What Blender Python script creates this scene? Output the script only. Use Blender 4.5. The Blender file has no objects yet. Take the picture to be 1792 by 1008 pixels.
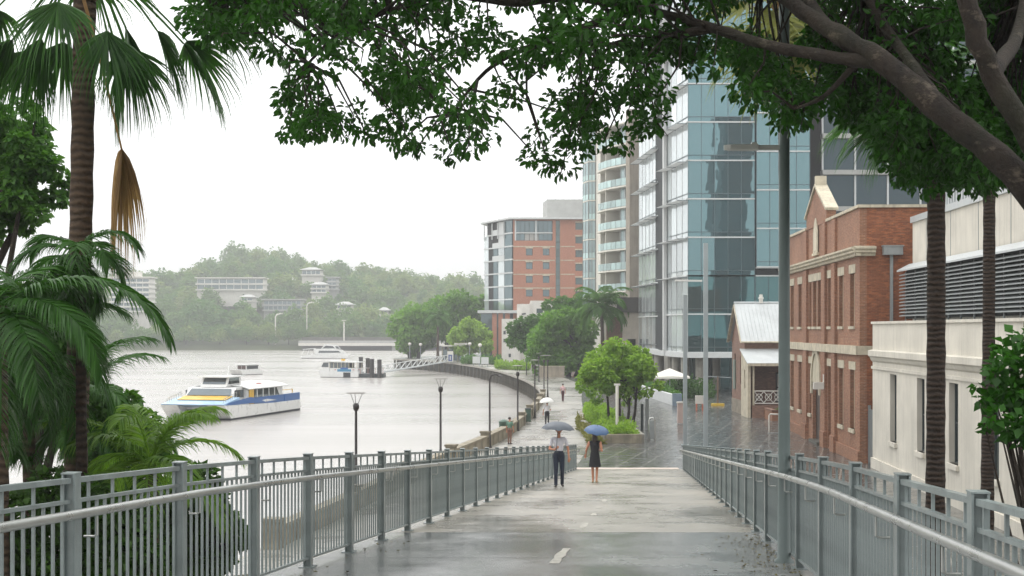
import bpy, bmesh, math, random
import numpy as np
from mathutils import Vector, Matrix
random.seed(7)
RNG = np.random.default_rng(7)
R = math.radians
scene = bpy.context.scene
COL = scene.collection

# ------------------------------------------------------------------ camera
F_PX, HX, HY, CZ = 2489.0, 896.0, 576.0, 6.8          # focal length in photo pixels, vanishing column, horizon row, eye height
cam = bpy.data.cameras.new('camera')
cam.lens, cam.sensor_width, cam.shift_y = 50.0, 36.0, 72.0 / 1792.0
cam.clip_start, cam.clip_end = 0.1, 6000.0
cam_ob = bpy.data.objects.new('camera', cam)
COL.objects.link(cam_ob)
cam_ob.location, cam_ob.rotation_euler = (0, 0, CZ), (R(90), 0, 0)
scene.camera = cam_ob

# ------------------------------------------------------------------ sky, sun, exposure (bright overcast, light rain)
SUN_EL, SUN_AZ = R(58), R(-35)
world = bpy.data.worlds.new('World'); scene.world = world; world.use_nodes = True
wt = world.node_tree; wt.nodes.clear()
def wn(t, **k):
    n = wt.nodes.new(t)
    for a, b in k.items(): setattr(n, a, b)
    return n
sky = wn('ShaderNodeTexSky', sky_type='NISHITA', sun_disc=False, sun_elevation=SUN_EL, sun_rotation=SUN_AZ)
hs = wn('ShaderNodeHueSaturation'); hs.inputs['Saturation'].default_value = 0.25
bg1 = wn('ShaderNodeBackground'); bg1.inputs['Strength'].default_value = 0.05
tc = wn('ShaderNodeTexCoord'); sep = wn('ShaderNodeSeparateXYZ')
mx = wn('ShaderNodeMath', operation='MAXIMUM'); mx.inputs[1].default_value = 0.0
ma = wn('ShaderNodeMath', operation='MULTIPLY_ADD'); ma.inputs[1].default_value = 2 / 3; ma.inputs[2].default_value = 1 / 3
ml = wn('ShaderNodeMath', operation='MULTIPLY'); ml.inputs[1].default_value = 2.46       # cloud layer: the standard overcast sky
bg2 = wn('ShaderNodeBackground'); bg2.inputs['Color'].default_value = (1.0, 0.992, 0.982, 1)
add = wn('ShaderNodeAddShader'); wo = wn('ShaderNodeOutputWorld')
L = wt.links.new
L(sky.outputs[0], hs.inputs['Color']); L(hs.outputs[0], bg1.inputs['Color'])
L(tc.outputs['Generated'], sep.inputs[0]); L(sep.outputs['Z'], mx.inputs[0]); L(mx.outputs[0], ma.inputs[0]); L(ma.outputs[0], ml.inputs[0])
L(ml.outputs[0], bg2.inputs['Strength']); L(bg1.outputs[0], add.inputs[0]); L(bg2.outputs[0], add.inputs[1]); L(add.outputs[0], wo.inputs['Surface'])
sun = bpy.data.lights.new('sun', 'SUN'); sun.energy, sun.angle, sun.color = 0.7, R(25), (1.0, 0.96, 0.9)
sun_ob = bpy.data.objects.new('sun', sun); COL.objects.link(sun_ob)
sun_ob.rotation_euler = Vector((math.sin(SUN_AZ) * math.cos(SUN_EL), math.cos(SUN_AZ) * math.cos(SUN_EL), math.sin(SUN_EL))).to_track_quat('Z', 'Y').to_euler()
vs = scene.view_settings
scene.display_settings.display_device = 'sRGB'
vs.view_transform, vs.look, vs.exposure, vs.gamma, vs.use_curve_mapping = 'Standard', 'None', 0.0, 1.0, False
cy = scene.cycles
cy.use_denoising = True
cy.use_adaptive_sampling = True; cy.adaptive_threshold = 0.03
cy.max_bounces, cy.diffuse_bounces, cy.glossy_bounces, cy.transmission_bounces, cy.transparent_max_bounces, cy.volume_bounces = 5, 2, 3, 2, 6, 0
cy.caustics_reflective = cy.caustics_refractive = False
cy.sample_clamp_indirect = 4.0
HAZE = 0.0006

# ------------------------------------------------------------------ helpers
def at(px, py, d):
    return Vector(((px - HX) * d / F_PX, d, CZ - (py - HY) * d / F_PX))
def gx(px, d): return (px - HX) * d / F_PX
def zy(py, d): return CZ - (py - HY) * d / F_PX
def lin(h):
    h = h.lstrip('#')
    c = [int(h[i:i + 2], 16) / 255 for i in (0, 2, 4)]
    return tuple(v / 12.92 if v <= 0.04045 else ((v + 0.055) / 1.055) ** 2.4 for v in c)

class MB:
    """collects faces; build() links them as one mesh object"""
    def __init__(s): s.v, s.f, s.m, s.sm = [], [], [], []
    def _add(s, vs_, fs, mat=0, smooth=False):
        b = len(s.v); s.v += [tuple(p) for p in vs_]
        for f in fs:
            s.f.append(tuple(b + i for i in f)); s.m.append(mat); s.sm.append(smooth)
        return s
    def bx(s, x0, x1, y0, y1, z0, z1, mat=0):
        vv = [(x, y, z) for z in (z0, z1) for y in (y0, y1) for x in (x0, x1)]
        return s._add(vv, [(0, 2, 3, 1), (4, 5, 7, 6), (0, 1, 5, 4), (2, 6, 7, 3), (0, 4, 6, 2), (1, 3, 7, 5)], mat)
    def bar(s, a, b, w, h, up=(0, 0, 1), mat=0):
        a, b = Vector(a), Vector(b); t = (b - a).normalized(); u = Vector(up)
        sd = t.cross(u)
        if sd.length < 1e-4: sd = t.cross(Vector((1, 0, 0)))
        sd.normalize(); u = sd.cross(t).normalized()
        vv = [p + sd * (w / 2 * i) + u * (h / 2 * j) for p in (a, b) for i, j in ((-1, -1), (1, -1), (1, 1), (-1, 1))]
        return s._add(vv, [(0, 1, 2, 3), (7, 6, 5, 4), (0, 4, 5, 1), (1, 5, 6, 2), (2, 6, 7, 3), (3, 7, 4, 0)], mat)
    def prism(s, poly, z0, z1, mat=0):
        n = len(poly)
        vv = [(p[0], p[1], z0) for p in poly] + [(p[0], p[1], z1) for p in poly]
        fs = [tuple(range(n - 1, -1, -1)), tuple(range(n, 2 * n))] + [(i, (i + 1) % n, n + (i + 1) % n, n + i) for i in range(n)]
        return s._add(vv, fs, mat)
    def extrude(s, prof, a, b, mat=0):
        """closed 3-D profile list moved from offset a to offset b"""
        a, b = Vector(a), Vector(b); n = len(prof)
        vv = [Vector(p) + a for p in prof] + [Vector(p) + b for p in prof]
        fs = [tuple(range(n - 1, -1, -1)), tuple(range(n, 2 * n))] + [(i, (i + 1) % n, n + (i + 1) % n, n + i) for i in range(n)]
        return s._add(vv, fs, mat)
    def face(s, *ps, mat=0): return s._add(ps, [tuple(range(len(ps)))], mat)
    def tube(s, pts, radii, n=8, mat=0, smooth=True):
        pts = [Vector(p) for p in pts]
        if not hasattr(radii, '__len__'): radii = [radii] * len(pts)
        vv, fs = [], []; ref = None
        for i, p in enumerate(pts):
            t = (pts[min(i + 1, len(pts) - 1)] - pts[max(i - 1, 0)]).normalized()
            if ref is None: ref = t.orthogonal().normalized()
            ref = (ref - t * ref.dot(t))
            ref = ref.normalized() if ref.length > 1e-5 else t.orthogonal().normalized()
            bi = t.cross(ref)
            for k in range(n):
                a = 2 * math.pi * k / n
                vv.append(p + (ref * math.cos(a) + bi * math.sin(a)) * radii[i])
        for i in range(len(pts) - 1):
            for k in range(n):
                fs.append((i * n + k, i * n + (k + 1) % n, (i + 1) * n + (k + 1) % n, (i + 1) * n + k))
        s._add(vv, fs, mat, smooth)
        e = len(vv) - n
        b = len(s.v) - len(vv)
        s.f.append(tuple(b + k for k in range(n - 1, -1, -1))); s.m.append(mat); s.sm.append(False)
        s.f.append(tuple(b + e + k for k in range(n))); s.m.append(mat); s.sm.append(False)
        return s
    def lathe(s, prof, c=(0, 0, 0), n=16, mat=0, smooth=True):
        vv, fs = [], []
        for r, z in prof:
            for k in range(n):
                a = 2 * math.pi * k / n
                vv.append((c[0] + max(r, 1e-4) * math.cos(a), c[1] + max(r, 1e-4) * math.sin(a), c[2] + z))
        for i in range(len(prof) - 1):
            for k in range(n):
                fs.append((i * n + k, i * n + (k + 1) % n, (i + 1) * n + (k + 1) % n, (i + 1) * n + k))
        return s._add(vv, fs, mat, smooth)
    def ellipsoid(s, c, r, nu=12, nv=8, mat=0):
        prof = [(math.sin(math.pi * j / nv), -math.cos(math.pi * j / nv)) for j in range(nv + 1)]
        vv, fs = [], []
        for q, z in prof:
            for k in range(nu):
                a = 2 * math.pi * k / nu
                vv.append((c[0] + r[0] * max(q, 1e-3) * math.cos(a), c[1] + r[1] * max(q, 1e-3) * math.sin(a), c[2] + r[2] * z))
        for i in range(nv):
            for k in range(nu):
                fs.append((i * nu + k, i * nu + (k + 1) % nu, (i + 1) * nu + (k + 1) % nu, (i + 1) * nu + k))
        return s._add(vv, fs, mat, True)
    def mesh(s, name, mats):
        me = bpy.data.meshes.new(name)
        me.from_pydata(s.v, [], s.f)
        mats = mats if isinstance(mats, (list, tuple)) else [mats]
        for m in mats: me.materials.append(m)
        if any(s.m): me.polygons.foreach_set('material_index', s.m)
        if any(s.sm):
            me.polygons.foreach_set('use_smooth', s.sm)
            me.set_sharp_from_angle(angle=R(50))
        box_uv(me)
        return me
    def build(s, name, mats, parent=None, **k):
        return link(name, s.mesh(name, mats), parent, **k)

def box_uv(me):
    """UVs in metres: along the face horizontally, z upward"""
    nl = len(me.loops)
    if nl == 0: return
    uvl = me.uv_layers.new(name='UVMap')
    co = np.empty(len(me.vertices) * 3); me.vertices.foreach_get('co', co); co = co.reshape(-1, 3)
    li = np.empty(nl, dtype=np.int32); me.loops.foreach_get('vertex_index', li)
    npoly = len(me.polygons)
    nrm = np.empty(npoly * 3); me.polygons.foreach_get('normal', nrm); nrm = nrm.reshape(-1, 3)
    lt = np.empty(npoly, dtype=np.int32); me.polygons.foreach_get('loop_total', lt)
    pn = np.repeat(nrm, lt, axis=0); p = co[li]
    h = np.hypot(pn[:, 0], pn[:, 1]) + 1e-9
    u = (-pn[:, 1] * p[:, 0] + pn[:, 0] * p[:, 1]) / h
    flat = np.abs(pn[:, 2]) > 0.75
    uv = np.stack([np.where(flat, p[:, 0], u), np.where(flat, p[:, 1], p[:, 2])], 1)
    uvl.data.foreach_set('uv', uv.ravel())

def link(name, data, parent=None, loc=None, rz=None, label=None, cat=None, group=None, kind=None):
    o = bpy.data.objects.new(name, data); COL.objects.link(o)
    if parent is not None: o.parent = parent
    if loc is not None: o.location = loc
    if rz is not None: o.rotation_euler = (0, 0, rz)
    return tag(o, label, cat, group, kind)
def tag(o, label=None, cat=None, group=None, kind=None):
    if label: o['label'] = label
    if cat: o['category'] = cat
    if group: o['group'] = group
    if kind: o['kind'] = kind
    return o
def thing(name, label, cat, loc=(0, 0, 0), rz=0.0, group=None):
    return link(name, None, None, loc, rz, label, cat, group)
def copy_tree(o, parent=None):
    c = o.copy(); COL.objects.link(c); c.parent = parent
    for ch in list(o.children): copy_tree(ch, c)
    return c

# ------------------------------------------------------------------ materials
MATS = {}
class NT:
    def __init__(s, name):
        s.m = bpy.data.materials.new(name); s.m.use_nodes = True
        s.t = s.m.node_tree; s.t.nodes.clear()
        s.out = s.t.nodes.new('ShaderNodeOutputMaterial')
        s.p = s.t.nodes.new('ShaderNodeBsdfPrincipled')
        s.t.links.new(s.p.outputs[0], s.out.inputs['Surface'])
    def n(s, t, ins=None, **k):
        nd = s.t.nodes.new(t)
        for a, b in k.items(): setattr(nd, a, b)
        for a, b in (ins or {}).items():
            if isinstance(b, bpy.types.NodeSocket): s.t.links.new(b, nd.inputs[a])
            else: nd.inputs[a].default_value = b
        return nd
    def set(s, **k):
        for a, b in k.items():
            a = a.replace('_', ' ')
            if isinstance(b, bpy.types.NodeSocket): s.t.links.new(b, s.p.inputs[a])
            else: s.p.inputs[a].default_value = b
    def coord(s, kind='Object'): return s.n('ShaderNodeTexCoord').outputs[kind]
    def scale(s, sock, sc): return s.n('ShaderNodeMapping', {'Vector': sock, 'Scale': sc}).outputs[0]
    def noise(s, vec, scale, detail=4, rough=0.6): return s.n('ShaderNodeTexNoise', {'Vector': vec, 'Scale': scale, 'Detail': detail, 'Roughness': rough}).outputs[0]
    def ramp(s, fac, stops):
        nd = s.n('ShaderNodeValToRGB', {'Fac': fac}); e = nd.color_ramp.elements
        while len(e) < len(stops): e.new(0.5)
        for el, (p, c) in zip(e, stops):
            el.position = p; el.color = (*c, 1) if hasattr(c, '__len__') else (c, c, c, 1)
        return nd.outputs[0]
    def mix(s, fac, a, b, mode='MIX'):
        nd = s.n('ShaderNodeMix', data_type='RGBA', blend_type=mode)
        for i, v in ((0, fac), (6, a), (7, b)):
            if isinstance(v, bpy.types.NodeSocket): s.t.links.new(v, nd.inputs[i])
            else: nd.inputs[i].default_value = (*v, 1) if hasattr(v, '__len__') and len(v) == 3 else v
        return nd.outputs[2]
    def math(s, op, a, b=0.0):
        nd = s.n('ShaderNodeMath', operation=op)
        for i, v in ((0, a), (1, b)):
            if isinstance(v, bpy.types.NodeSocket): s.t.links.new(v, nd.inputs[i])
            else: nd.inputs[i].default_value = v
        return nd.outputs[0]
    def bump(s, h, strength=0.3, dist=0.02):
        return s.n('ShaderNodeBump', {'Height': h, 'Strength': strength, 'Distance': dist}).outputs[0]

def plain(name, col, rough=0.6, var=0.12, scale=1.5, metallic=0.0, bump=0.0, bscale=30, streak=0.0, coat=0.0):
    """paint, stone, metal: one colour with soft uneven tone, optional grain and rain streaks"""
    if name in MATS: return MATS[name]
    if isinstance(col, str): col = lin(col)
    t = NT(name); co = t.coord()
    f = t.noise(co, scale, 5)
    lo = tuple(v * (1 - var * 2) for v in col); hi = tuple(min(1, v * (1 + var * 1.2)) for v in col)
    c = t.ramp(f, [(0.25, lo), (0.75, hi)])
    if streak:
        s2 = t.noise(t.scale(co, (3.0, 3.0, 0.18)), 1.6, 4)
        c = t.mix(t.ramp(s2, [(0.48, 0.0), (0.75, streak)]), c, tuple(v * 0.35 for v in col))
    t.set(Base_Color=c, Roughness=t.ramp(f, [(0.2, max(0.02, rough - 0.1)), (0.8, min(1, rough + 0.1))]), Metallic=metallic)
    if coat: t.set(Coat_Weight=coat, Coat_Roughness=0.1)
    if bump: t.set(Normal=t.bump(t.noise(co, bscale, 3), bump, 0.01))
    MATS[name] = t.m
    return t.m

def foliage(name, dark, light, rough=0.5, trans=0.35):
    if name in MATS: return MATS[name]
    if isinstance(dark, str): dark = lin(dark)
    if isinstance(light, str): light = lin(light)
    t = NT(name)
    g = t.n('ShaderNodeNewGeometry')
    oi = t.n('ShaderNodeObjectInfo')
    r = g.outputs['Random Per Island']
    big = t.noise(t.coord(), 0.9, 2)
    f = t.math('ADD', t.math('MULTIPLY', r, 0.55), t.math('MULTIPLY', big, 0.6))
    c = t.ramp(f, [(0.2, dark), (0.9, light)])
    c = t.mix(t.math('MULTIPLY', oi.outputs['Random'], 0.14), c, tuple(v * 1.6 for v in (light[0] * 1.25, light[1], light[2] * 0.7)))
    t.set(Base_Color=c, Roughness=rough)
    t.p.inputs['Specular IOR Level'].default_value = 0.28
    tr = t.n('ShaderNodeBsdfTranslucent'); t.t.links.new(t.mix(0.5, c, tuple(min(1, v) for v in (light[0] * 1.6, light[1] * 1.8, light[2] * 0.7))), tr.inputs['Color'])
    ms = t.n('ShaderNodeMixShader', {0: trans}); t.t.links.new(t.p.outputs[0], ms.inputs[1]); t.t.links.new(tr.outputs[0], ms.inputs[2])
    t.t.links.new(ms.outputs[0], t.out.inputs['Surface'])
    MATS[name] = t.m
    return t.m

def brick_mat(name, c1, c2, mortar, w=0.24, h=0.076, dirt=0.5, rough=0.75):
    if name in MATS: return MATS[name]
    t = NT(name); uv = t.coord('UV')
    b = t.n('ShaderNodeTexBrick', {'Vector': uv, 'Color1': (*lin(c1), 1), 'Color2': (*lin(c2), 1), 'Mortar': (*lin(mortar), 1), 'Scale': 1.0, 'Mortar Size': 0.009,
                                   'Mortar Smooth': 0.3, 'Bias': 0.0, 'Brick Width': w, 'Row Height': h})
    big = t.noise(t.coord(), 0.35, 6, 0.65); fine = t.noise(t.scale(uv, (2.6, 9.0, 1)), 1.0, 3, 0.75)
    c = t.mix(t.ramp(fine, [(0.35, 0.0), (0.65, 0.85)]), b.outputs['Color'], tuple(v * 0.8 for v in lin(c2)))
    c = t.mix(t.ramp(big, [(0.42, 0.0), (0.72, dirt)]), c, tuple(v * 0.32 for v in lin(c1)))
    st = t.noise(t.scale(t.coord(), (2.5, 2.5, 0.25)), 1.0, 4)
    c = t.mix(t.ramp(st, [(0.55, 0.0), (0.8, dirt * 0.6)]), c, tuple(v * 0.25 for v in lin(c1)))
    t.set(Base_Color=c, Roughness=rough, Normal=t.bump(b.outputs['Fac'], -0.35, 0.01))
    MATS[name] = t.m
    return t.m

def glass_mat(name, body, tint, base=0.3, rough=0.02, wav=0.0):
    """tinted coated facade glass: dark room behind, mirror coat in front"""
    if name in MATS: return MATS[name]
    t = NT(name)
    oi = t.n('ShaderNodeObjectInfo')
    bc = t.mix(oi.outputs['Random'], tuple(v * 0.55 for v in lin(body)), tuple(min(1, v * 1.5) for v in lin(body)))
    t.set(Base_Color=bc, Roughness=0.6)
    gl = t.n('ShaderNodeBsdfGlossy', {'Color': (*lin(tint), 1), 'Roughness': rough})
    fr = t.n('ShaderNodeFresnel', {'IOR': 1.6})
    if wav:
        nb = t.bump(t.noise(t.coord(), 0.5, 2), wav, 0.2)
        t.t.links.new(nb, gl.inputs['Normal'])
    fac = t.math('ADD', t.math('MULTIPLY', fr.outputs[0], 1.0 - base), base)
    ms = t.n('ShaderNodeMixShader', {0: fac}); t.t.links.new(t.p.outputs[0], ms.inputs[1]); t.t.links.new(gl.outputs[0], ms.inputs[2])
    t.t.links.new(ms.outputs[0], t.out.inputs['Surface'])
    MATS[name] = t.m
    return t.m

# ------------------------------------------------------------------ leaves (numpy)
def quads_mesh(name, V, Fc, mats, midx=None, smooth=False):
    me = bpy.data.meshes.new(name)
    k = Fc.shape[1]
    me.vertices.add(len(V)); me.vertices.foreach_set('co', np.ascontiguousarray(V, dtype=np.float32).ravel())
    me.loops.add(Fc.size); me.loops.foreach_set('vertex_index', np.ascontiguousarray(Fc, dtype=np.int32).ravel())
    me.polygons.add(len(Fc)); me.polygons.foreach_set('loop_start', np.arange(0, Fc.size, k, dtype=np.int32))
    for m in (mats if isinstance(mats, (list, tuple)) else [mats]): me.materials.append(m)
    if midx is not None: me.polygons.foreach_set('material_index', np.asarray(midx, dtype=np.int32))
    me.update(calc_edges=True)
    return me
def unit(a): return a / (np.linalg.norm(a, axis=-1, keepdims=True) + 1e-9)
def leaf_geo(P, axis, nrm, length, width, oval=True, fold=0.25):
    """one leaf per point -> verts, quads"""
    axis = unit(axis); sd = unit(np.cross(axis, nrm)); up = np.cross(sd, axis)
    l = np.asarray(length).reshape(-1, 1) * np.ones((len(P), 1)); w = np.asarray(width).reshape(-1, 1) * np.ones((len(P), 1))
    B = P; T = P + axis * l - up * l * 0.12
    if oval:
        L1 = P + axis * l * 0.3 - sd * w * 0.46 + up * w * fold; R1 = P + axis * l * 0.3 + sd * w * 0.46 + up * w * fold
        L2 = P + axis * l * 0.7 - sd * w * 0.42 + up * w * fold; R2 = P + axis * l * 0.7 + sd * w * 0.42 + up * w * fold
        V = np.stack([B, L1, L2, T, R2, R1], 1).reshape(-1, 3)
        i = np.arange(len(P))[:, None] * 6
        Fc = np.concatenate([i + np.array([0, 3, 2, 1]), i + np.array([0, 5, 4, 3])], 0)
    else:
        L1 = P + axis * l * 0.45 - sd * w * 0.5 + up * w * fold; R1 = P + axis * l * 0.45 + sd * w * 0.5 + up * w * fold
        V = np.stack([B, L1, T, R1], 1).reshape(-1, 3)
        Fc = np.arange(len(P))[:, None] * 4 + np.array([0, 3, 2, 1])
    return V, Fc
def blob_points(rng, centers, radii, n_each, surf=0.55):
    """points spread through ellipsoid lobes, more towards their skin; returns P, outward"""
    centers = np.asarray(centers, float); radii = np.asarray(radii, float)
    n_each = np.broadcast_to(n_each, (len(centers),))
    idx = np.repeat(np.arange(len(centers)), n_each)
    d = unit(rng.normal(size=(len(idx), 3)))
    r = rng.random(len(idx)) ** (1 / (3 + 5 * surf))
    return centers[idx] + d * radii[idx] * r[:, None], d
def leaf_cloud(name, rng, centers, radii, n_each, size, mats, oval=False, droop=0.3, surf=0.5, jit=0.8, fracs=None):
    P, out = blob_points(rng, centers, radii, n_each, surf)
    ax = out + rng.normal(size=P.shape) * jit + np.array([0, 0, -droop])
    nr = np.array([0, 0, 1.0]) + out * 0.6 + rng.normal(size=P.shape) * 0.55
    ln = size * (0.65 + 0.7 * rng.random(len(P)))
    V, Fc = leaf_geo(P, ax, nr, ln, ln * 0.55 if oval else ln * 0.75, oval)
    return quads_mesh(name, V, Fc, mats)
def merge_meshes(parts):
    V, Fc, o = [], [], 0
    for v, f in parts:
        V.append(v); Fc.append(f + o); o += len(v)
    return np.concatenate(V), np.concatenate(Fc)
# ================================================================== SETTING
def wet_paving():
    t = NT('wet_pavers'); co = t.coord('Object')
    rot = t.n('ShaderNodeMapping', {'Vector': co, 'Rotation': (0, 0, R(14))}).outputs[0]
    b = t.n('ShaderNodeTexBrick', {'Vector': rot, 'Color1': (*lin('#2f3335'), 1), 'Color2': (*lin('#434545'), 1), 'Mortar': (*lin('#8f8d86'), 1), 'Scale': 1.0,
                                   'Mortar Size': 0.034, 'Bias': -0.1, 'Brick Width': 1.2, 'Row Height': 0.6}, offset=0.0)
    big = t.noise(co, 0.12, 5); mid = t.noise(co, 1.3, 4)
    c = t.mix(t.ramp(big, [(0.35, 0.0), (0.7, 0.6)]), b.outputs['Color'], lin('#5c5b56'))
    t.set(Base_Color=c, Roughness=t.ramp(mid, [(0.3, 0.1), (0.75, 0.34)]),
          Normal=t.bump(t.math('ADD', t.math('MULTIPLY', b.outputs['Fac'], -0.8), t.math('MULTIPLY', t.noise(co, 7.0, 3), 0.5)), 0.2, 0.012))
    t.p.inputs['Specular IOR Level'].default_value = 0.5
    return t.m
def wet_concrete(name, light, dark, rlo, rhi, sc=0.5, joint=None, split=None):
    """split=(y, w): beyond local y the deck is drier, paler concrete"""
    t = NT(name); co = t.coord('Object')
    big = t.noise(t.scale(co, (1, 0.45, 1)), sc, 6, 0.62); fine = t.noise(co, 40, 3); mid = t.noise(co, 3.0, 5)
    c = t.mix(t.ramp(big, [(0.36, 0.0), (0.66, 1.0)]), lin(light), lin(dark))
    c = t.mix(t.math('MULTIPLY', fine, 0.35), c, tuple(v * 0.55 for v in lin(dark)))
    c = t.mix(t.ramp(mid, [(0.55, 0.0), (0.8, 0.35)]), c, lin('#5b5a52'))
    st = t.noise(t.scale(co, (0.5, 0.9, 1)), 0.9, 6, 0.7)
    wet = t.ramp(st, [(0.52, 0.0), (0.62, 1.0)])
    c = t.mix(t.math('MULTIPLY', wet, 0.4), c, tuple(v * 0.5 for v in lin(dark)))
    t.set(Base_Color=c, Roughness=t.math('SUBTRACT', t.ramp(big, [(0.36, rhi), (0.66, rlo)]), t.math('MULTIPLY', wet, rlo * 0.6)), Normal=t.bump(t.math('ADD', fine, t.math('MULTIPLY', mid, 0.6)), 0.25, 0.006))
    MATS[name] = t.m
    return t.m
def water():
    t = NT('river_water'); co = t.coord('Object')
    w1 = t.noise(t.scale(co, (0.35, 1.0, 1)), 0.55, 3); w2 = t.noise(t.scale(co, (0.6, 1.6, 1)), 2.6, 3); w3 = t.noise(t.scale(co, (0.25, 0.7, 1)), 0.06, 3)
    h = t.math('ADD', t.math('ADD', t.math('MULTIPLY', w1, 0.5), t.math('MULTIPLY', w2, 0.16)), t.math('MULTIPLY', w3, 1.6))
    t.set(Base_Color=t.ramp(t.noise(t.scale(co, (.012, .05, 1)), 1.0, 5, .6), [(.3, lin('#a19d97')), (.7, lin('#aca8a3'))]), Roughness=t.ramp(t.noise(t.scale(co, (.01, .06, 1)), 1.0, 4), [(.35, .18), (.65, .26)]), IOR=1.45, Normal=t.bump(h, 0.42, 0.2))
    t.p.inputs['Specular IOR Level'].default_value = 0.8
    return t.m
M_PAVE, M_WATER = wet_paving(), water()
M_PROM = wet_concrete('promenade_concrete', '#aeaba1', '#807f79', 0.16, 0.5, 0.16)
M_RAMP_DRY = wet_concrete('ramp_concrete', '#9d988c', '#7e7b73', 0.14, 0.5, 0.35)
M_RAMP_WET = wet_concrete('ramp_wet_concrete', '#8b8d89', '#6c6f70', 0.07, 0.34, 0.4)
M_SOIL = plain('bank_soil', '#3b3a26', 0.9, 0.3, 2.0, bump=0.6)
M_STONE = plain('sandstone', '#8c8472', 0.8, 0.3, 1.2, bump=0.5, streak=0.7)
M_CONC = plain('grey_concrete', '#9c988e', 0.7, 0.16, 1.2, bump=0.3, streak=0.45)
M_CONC_D = plain('dark_wet_concrete', '#4c4a42', 0.55, 0.3, 0.8, bump=0.4, streak=0.5)
M_LINE = plain('worn_line_paint', '#a3a095', 0.6, 0.3, 9.0)
M_PINK = plain('pale_kerb_paint', '#cfc2b6', 0.6, 0.15, 2.0)

river = MB().face((-2500, -400, 0), (2500, -400, 0), (2500, 3500, 0), (-2500, 3500, 0)).build('river', M_WATER, loc=(0, 0, -2.2), kind='structure')
bed = MB().face((-2500, -400, 0), (2500, -400, 0), (2500, 3500, 0), (-2500, 3500, 0)).build('ground', M_SOIL, loc=(0, 0, -5.0), kind='structure')

WALL = [(-22, -60), (-16, -5), (-14, 10), (-11.2, 25), (-9.2, 35), (-7.3, 45.7), (-6.4, 52), (-5.0, 62), (-3.4, 72), (-1.3, 84), (.1, 95.6), (1.85, 120),
        (2.95, 142), (3.3, 158), (2.9, 174), (1.8, 194), (-1.4, 228), (-5.8, 258), (-12.7, 292), (-22.6, 319), (-27, 324), (-28.5, 332), (-24, 350), (0, 420), (80, 520), (300, 600)]
def dense(poly, step):
    out = [poly[0]]
    for a, b in zip(poly, poly[1:]):
        n = max(1, int(math.hypot(b[0] - a[0], b[1] - a[1]) / step))
        out += [(a[0] + (b[0] - a[0]) * i / n, a[1] + (b[1] - a[1]) * i / n) for i in range(1, n + 1)]
    return out
def smooth_line(poly, step=3.0, it=4):
    p = np.array(dense(poly, step))
    for _ in range(it): p[1:-1] = (p[:-2] + 2 * p[1:-1] + p[2:]) / 4
    return [tuple(q) for q in p]
WS = smooth_line(WALL)
plaza_poly = WS + [(600, 600), (600, -60)]
def sheet(name, poly, z, m, label=None, kind='structure', thick=0.0):
    bm = bmesh.new()
    vs_ = [bm.verts.new((p[0], p[1], z)) for p in poly]
    f = bm.faces.new(vs_)
    f.normal_update()
    if f.normal.z < 0: f.normal_flip()
    bmesh.ops.triangulate(bm, faces=bm.faces[:])
    me = bpy.data.meshes.new(name); bm.to_mesh(me); bm.free(); me.materials.append(m); box_uv(me)
    return link(name, me, label=label, kind=kind)
sheet('plaza', plaza_poly, 0.0, M_PAVE)
RIGHT_B = [(-6, -60), (-6, 20), (-1.6, 40), (0.4, 52), (2.2, 62), (3.05, 69.4), (3.9, 76), (4.5, 84), (5.1, 100), (6, 120), (6.9, 142), (8, 160), (8.5, 176), (7.5, 196), (4, 232), (-1, 262), (-9, 296), (-20, 326), (-27, 331)]
ib = [i for i, p in enumerate(WS) if p[1] > 321 and p[0] < -20][0]
prom = sheet('promenade', [p for p in WS[:ib]] + smooth_line(RIGHT_B)[::-1], 0.004, M_PROM)
sheet('planted_bank', [p for p in WS if p[1] < 40] + [(-6.5, 40), (-1.5, 36), (-2.6, 20), (-3.9, 0), (-6, -60)], 0.01, M_SOIL)
# drain channels and slab joints across the promenade
for k, d in enumerate([75, 78.5, 84, 88, 93, 99, 105, 112, 120, 129, 139, 150]):
    wx = np.interp(d, [p[1] for p in WALL[:14]], [p[0] for p in WALL[:14]]); bx_ = np.interp(d, [p[1] for p in RIGHT_B[:13]], [p[0] for p in RIGHT_B[:13]])
    w = 0.12 if k % 3 else 0.4
    MB().bx(wx + 0.6, bx_ - 0.1, d, d + w, 0.006, 0.010).build('joint_strip', M_CONC_D if k % 3 else M_CONC, prom)

# ------------------------------------------------------------------ the ramp
RD = [-12, -4, 0, 4, 8, 11, 14, 69]; RZ = [1.5, 1.55, 1.62, 1.80, 2.04, 2.22, 2.43, 6.8]
def ramp_z(d): return CZ - float(np.interp(d, RD, RZ))
RW = 2.575
def ramp_c(d): return -1.035 + 0.098 * d
ramp = thing('ramp', None, None); tag(ramp, kind='structure')
prev = None
edges = [-8, -3, 2, 6.9, 11.6, 16.2, 20.8] + [20.8 + 4.82 * k for k in range(1, 11)]
edges[-1] = 69.0
for i, (a, b) in enumerate(zip(edges, edges[1:])):
    mb = MB(); g = 0.012
    ys = np.linspace(a + g, b - g, 4)
    prof = []
    vv, fs = [], []
    for y in ys:
        z = ramp_z(y); c = ramp_c(y)
        vv += [(c - RW - 0.22, y, z), (c + RW + 0.22, y, z), (c + RW + 0.22, y, z - 0.3), (c - RW - 0.22, y, z - 0.3)]
    for k in range(3):
        o = 4 * k
        fs += [(o, o + 1, o + 5, o + 4), (o + 1, o + 2, o + 6, o + 5), (o + 2, o + 3, o + 7, o + 6), (o + 3, o, o + 4, o + 7)]
    fs += [(3, 2, 1, 0), (12, 13, 14, 15)]
    mb._add(vv, fs)
    mb.build('deck_slab', M_RAMP_WET if b < 21 else M_RAMP_DRY, ramp)
mb = MB()
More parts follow.
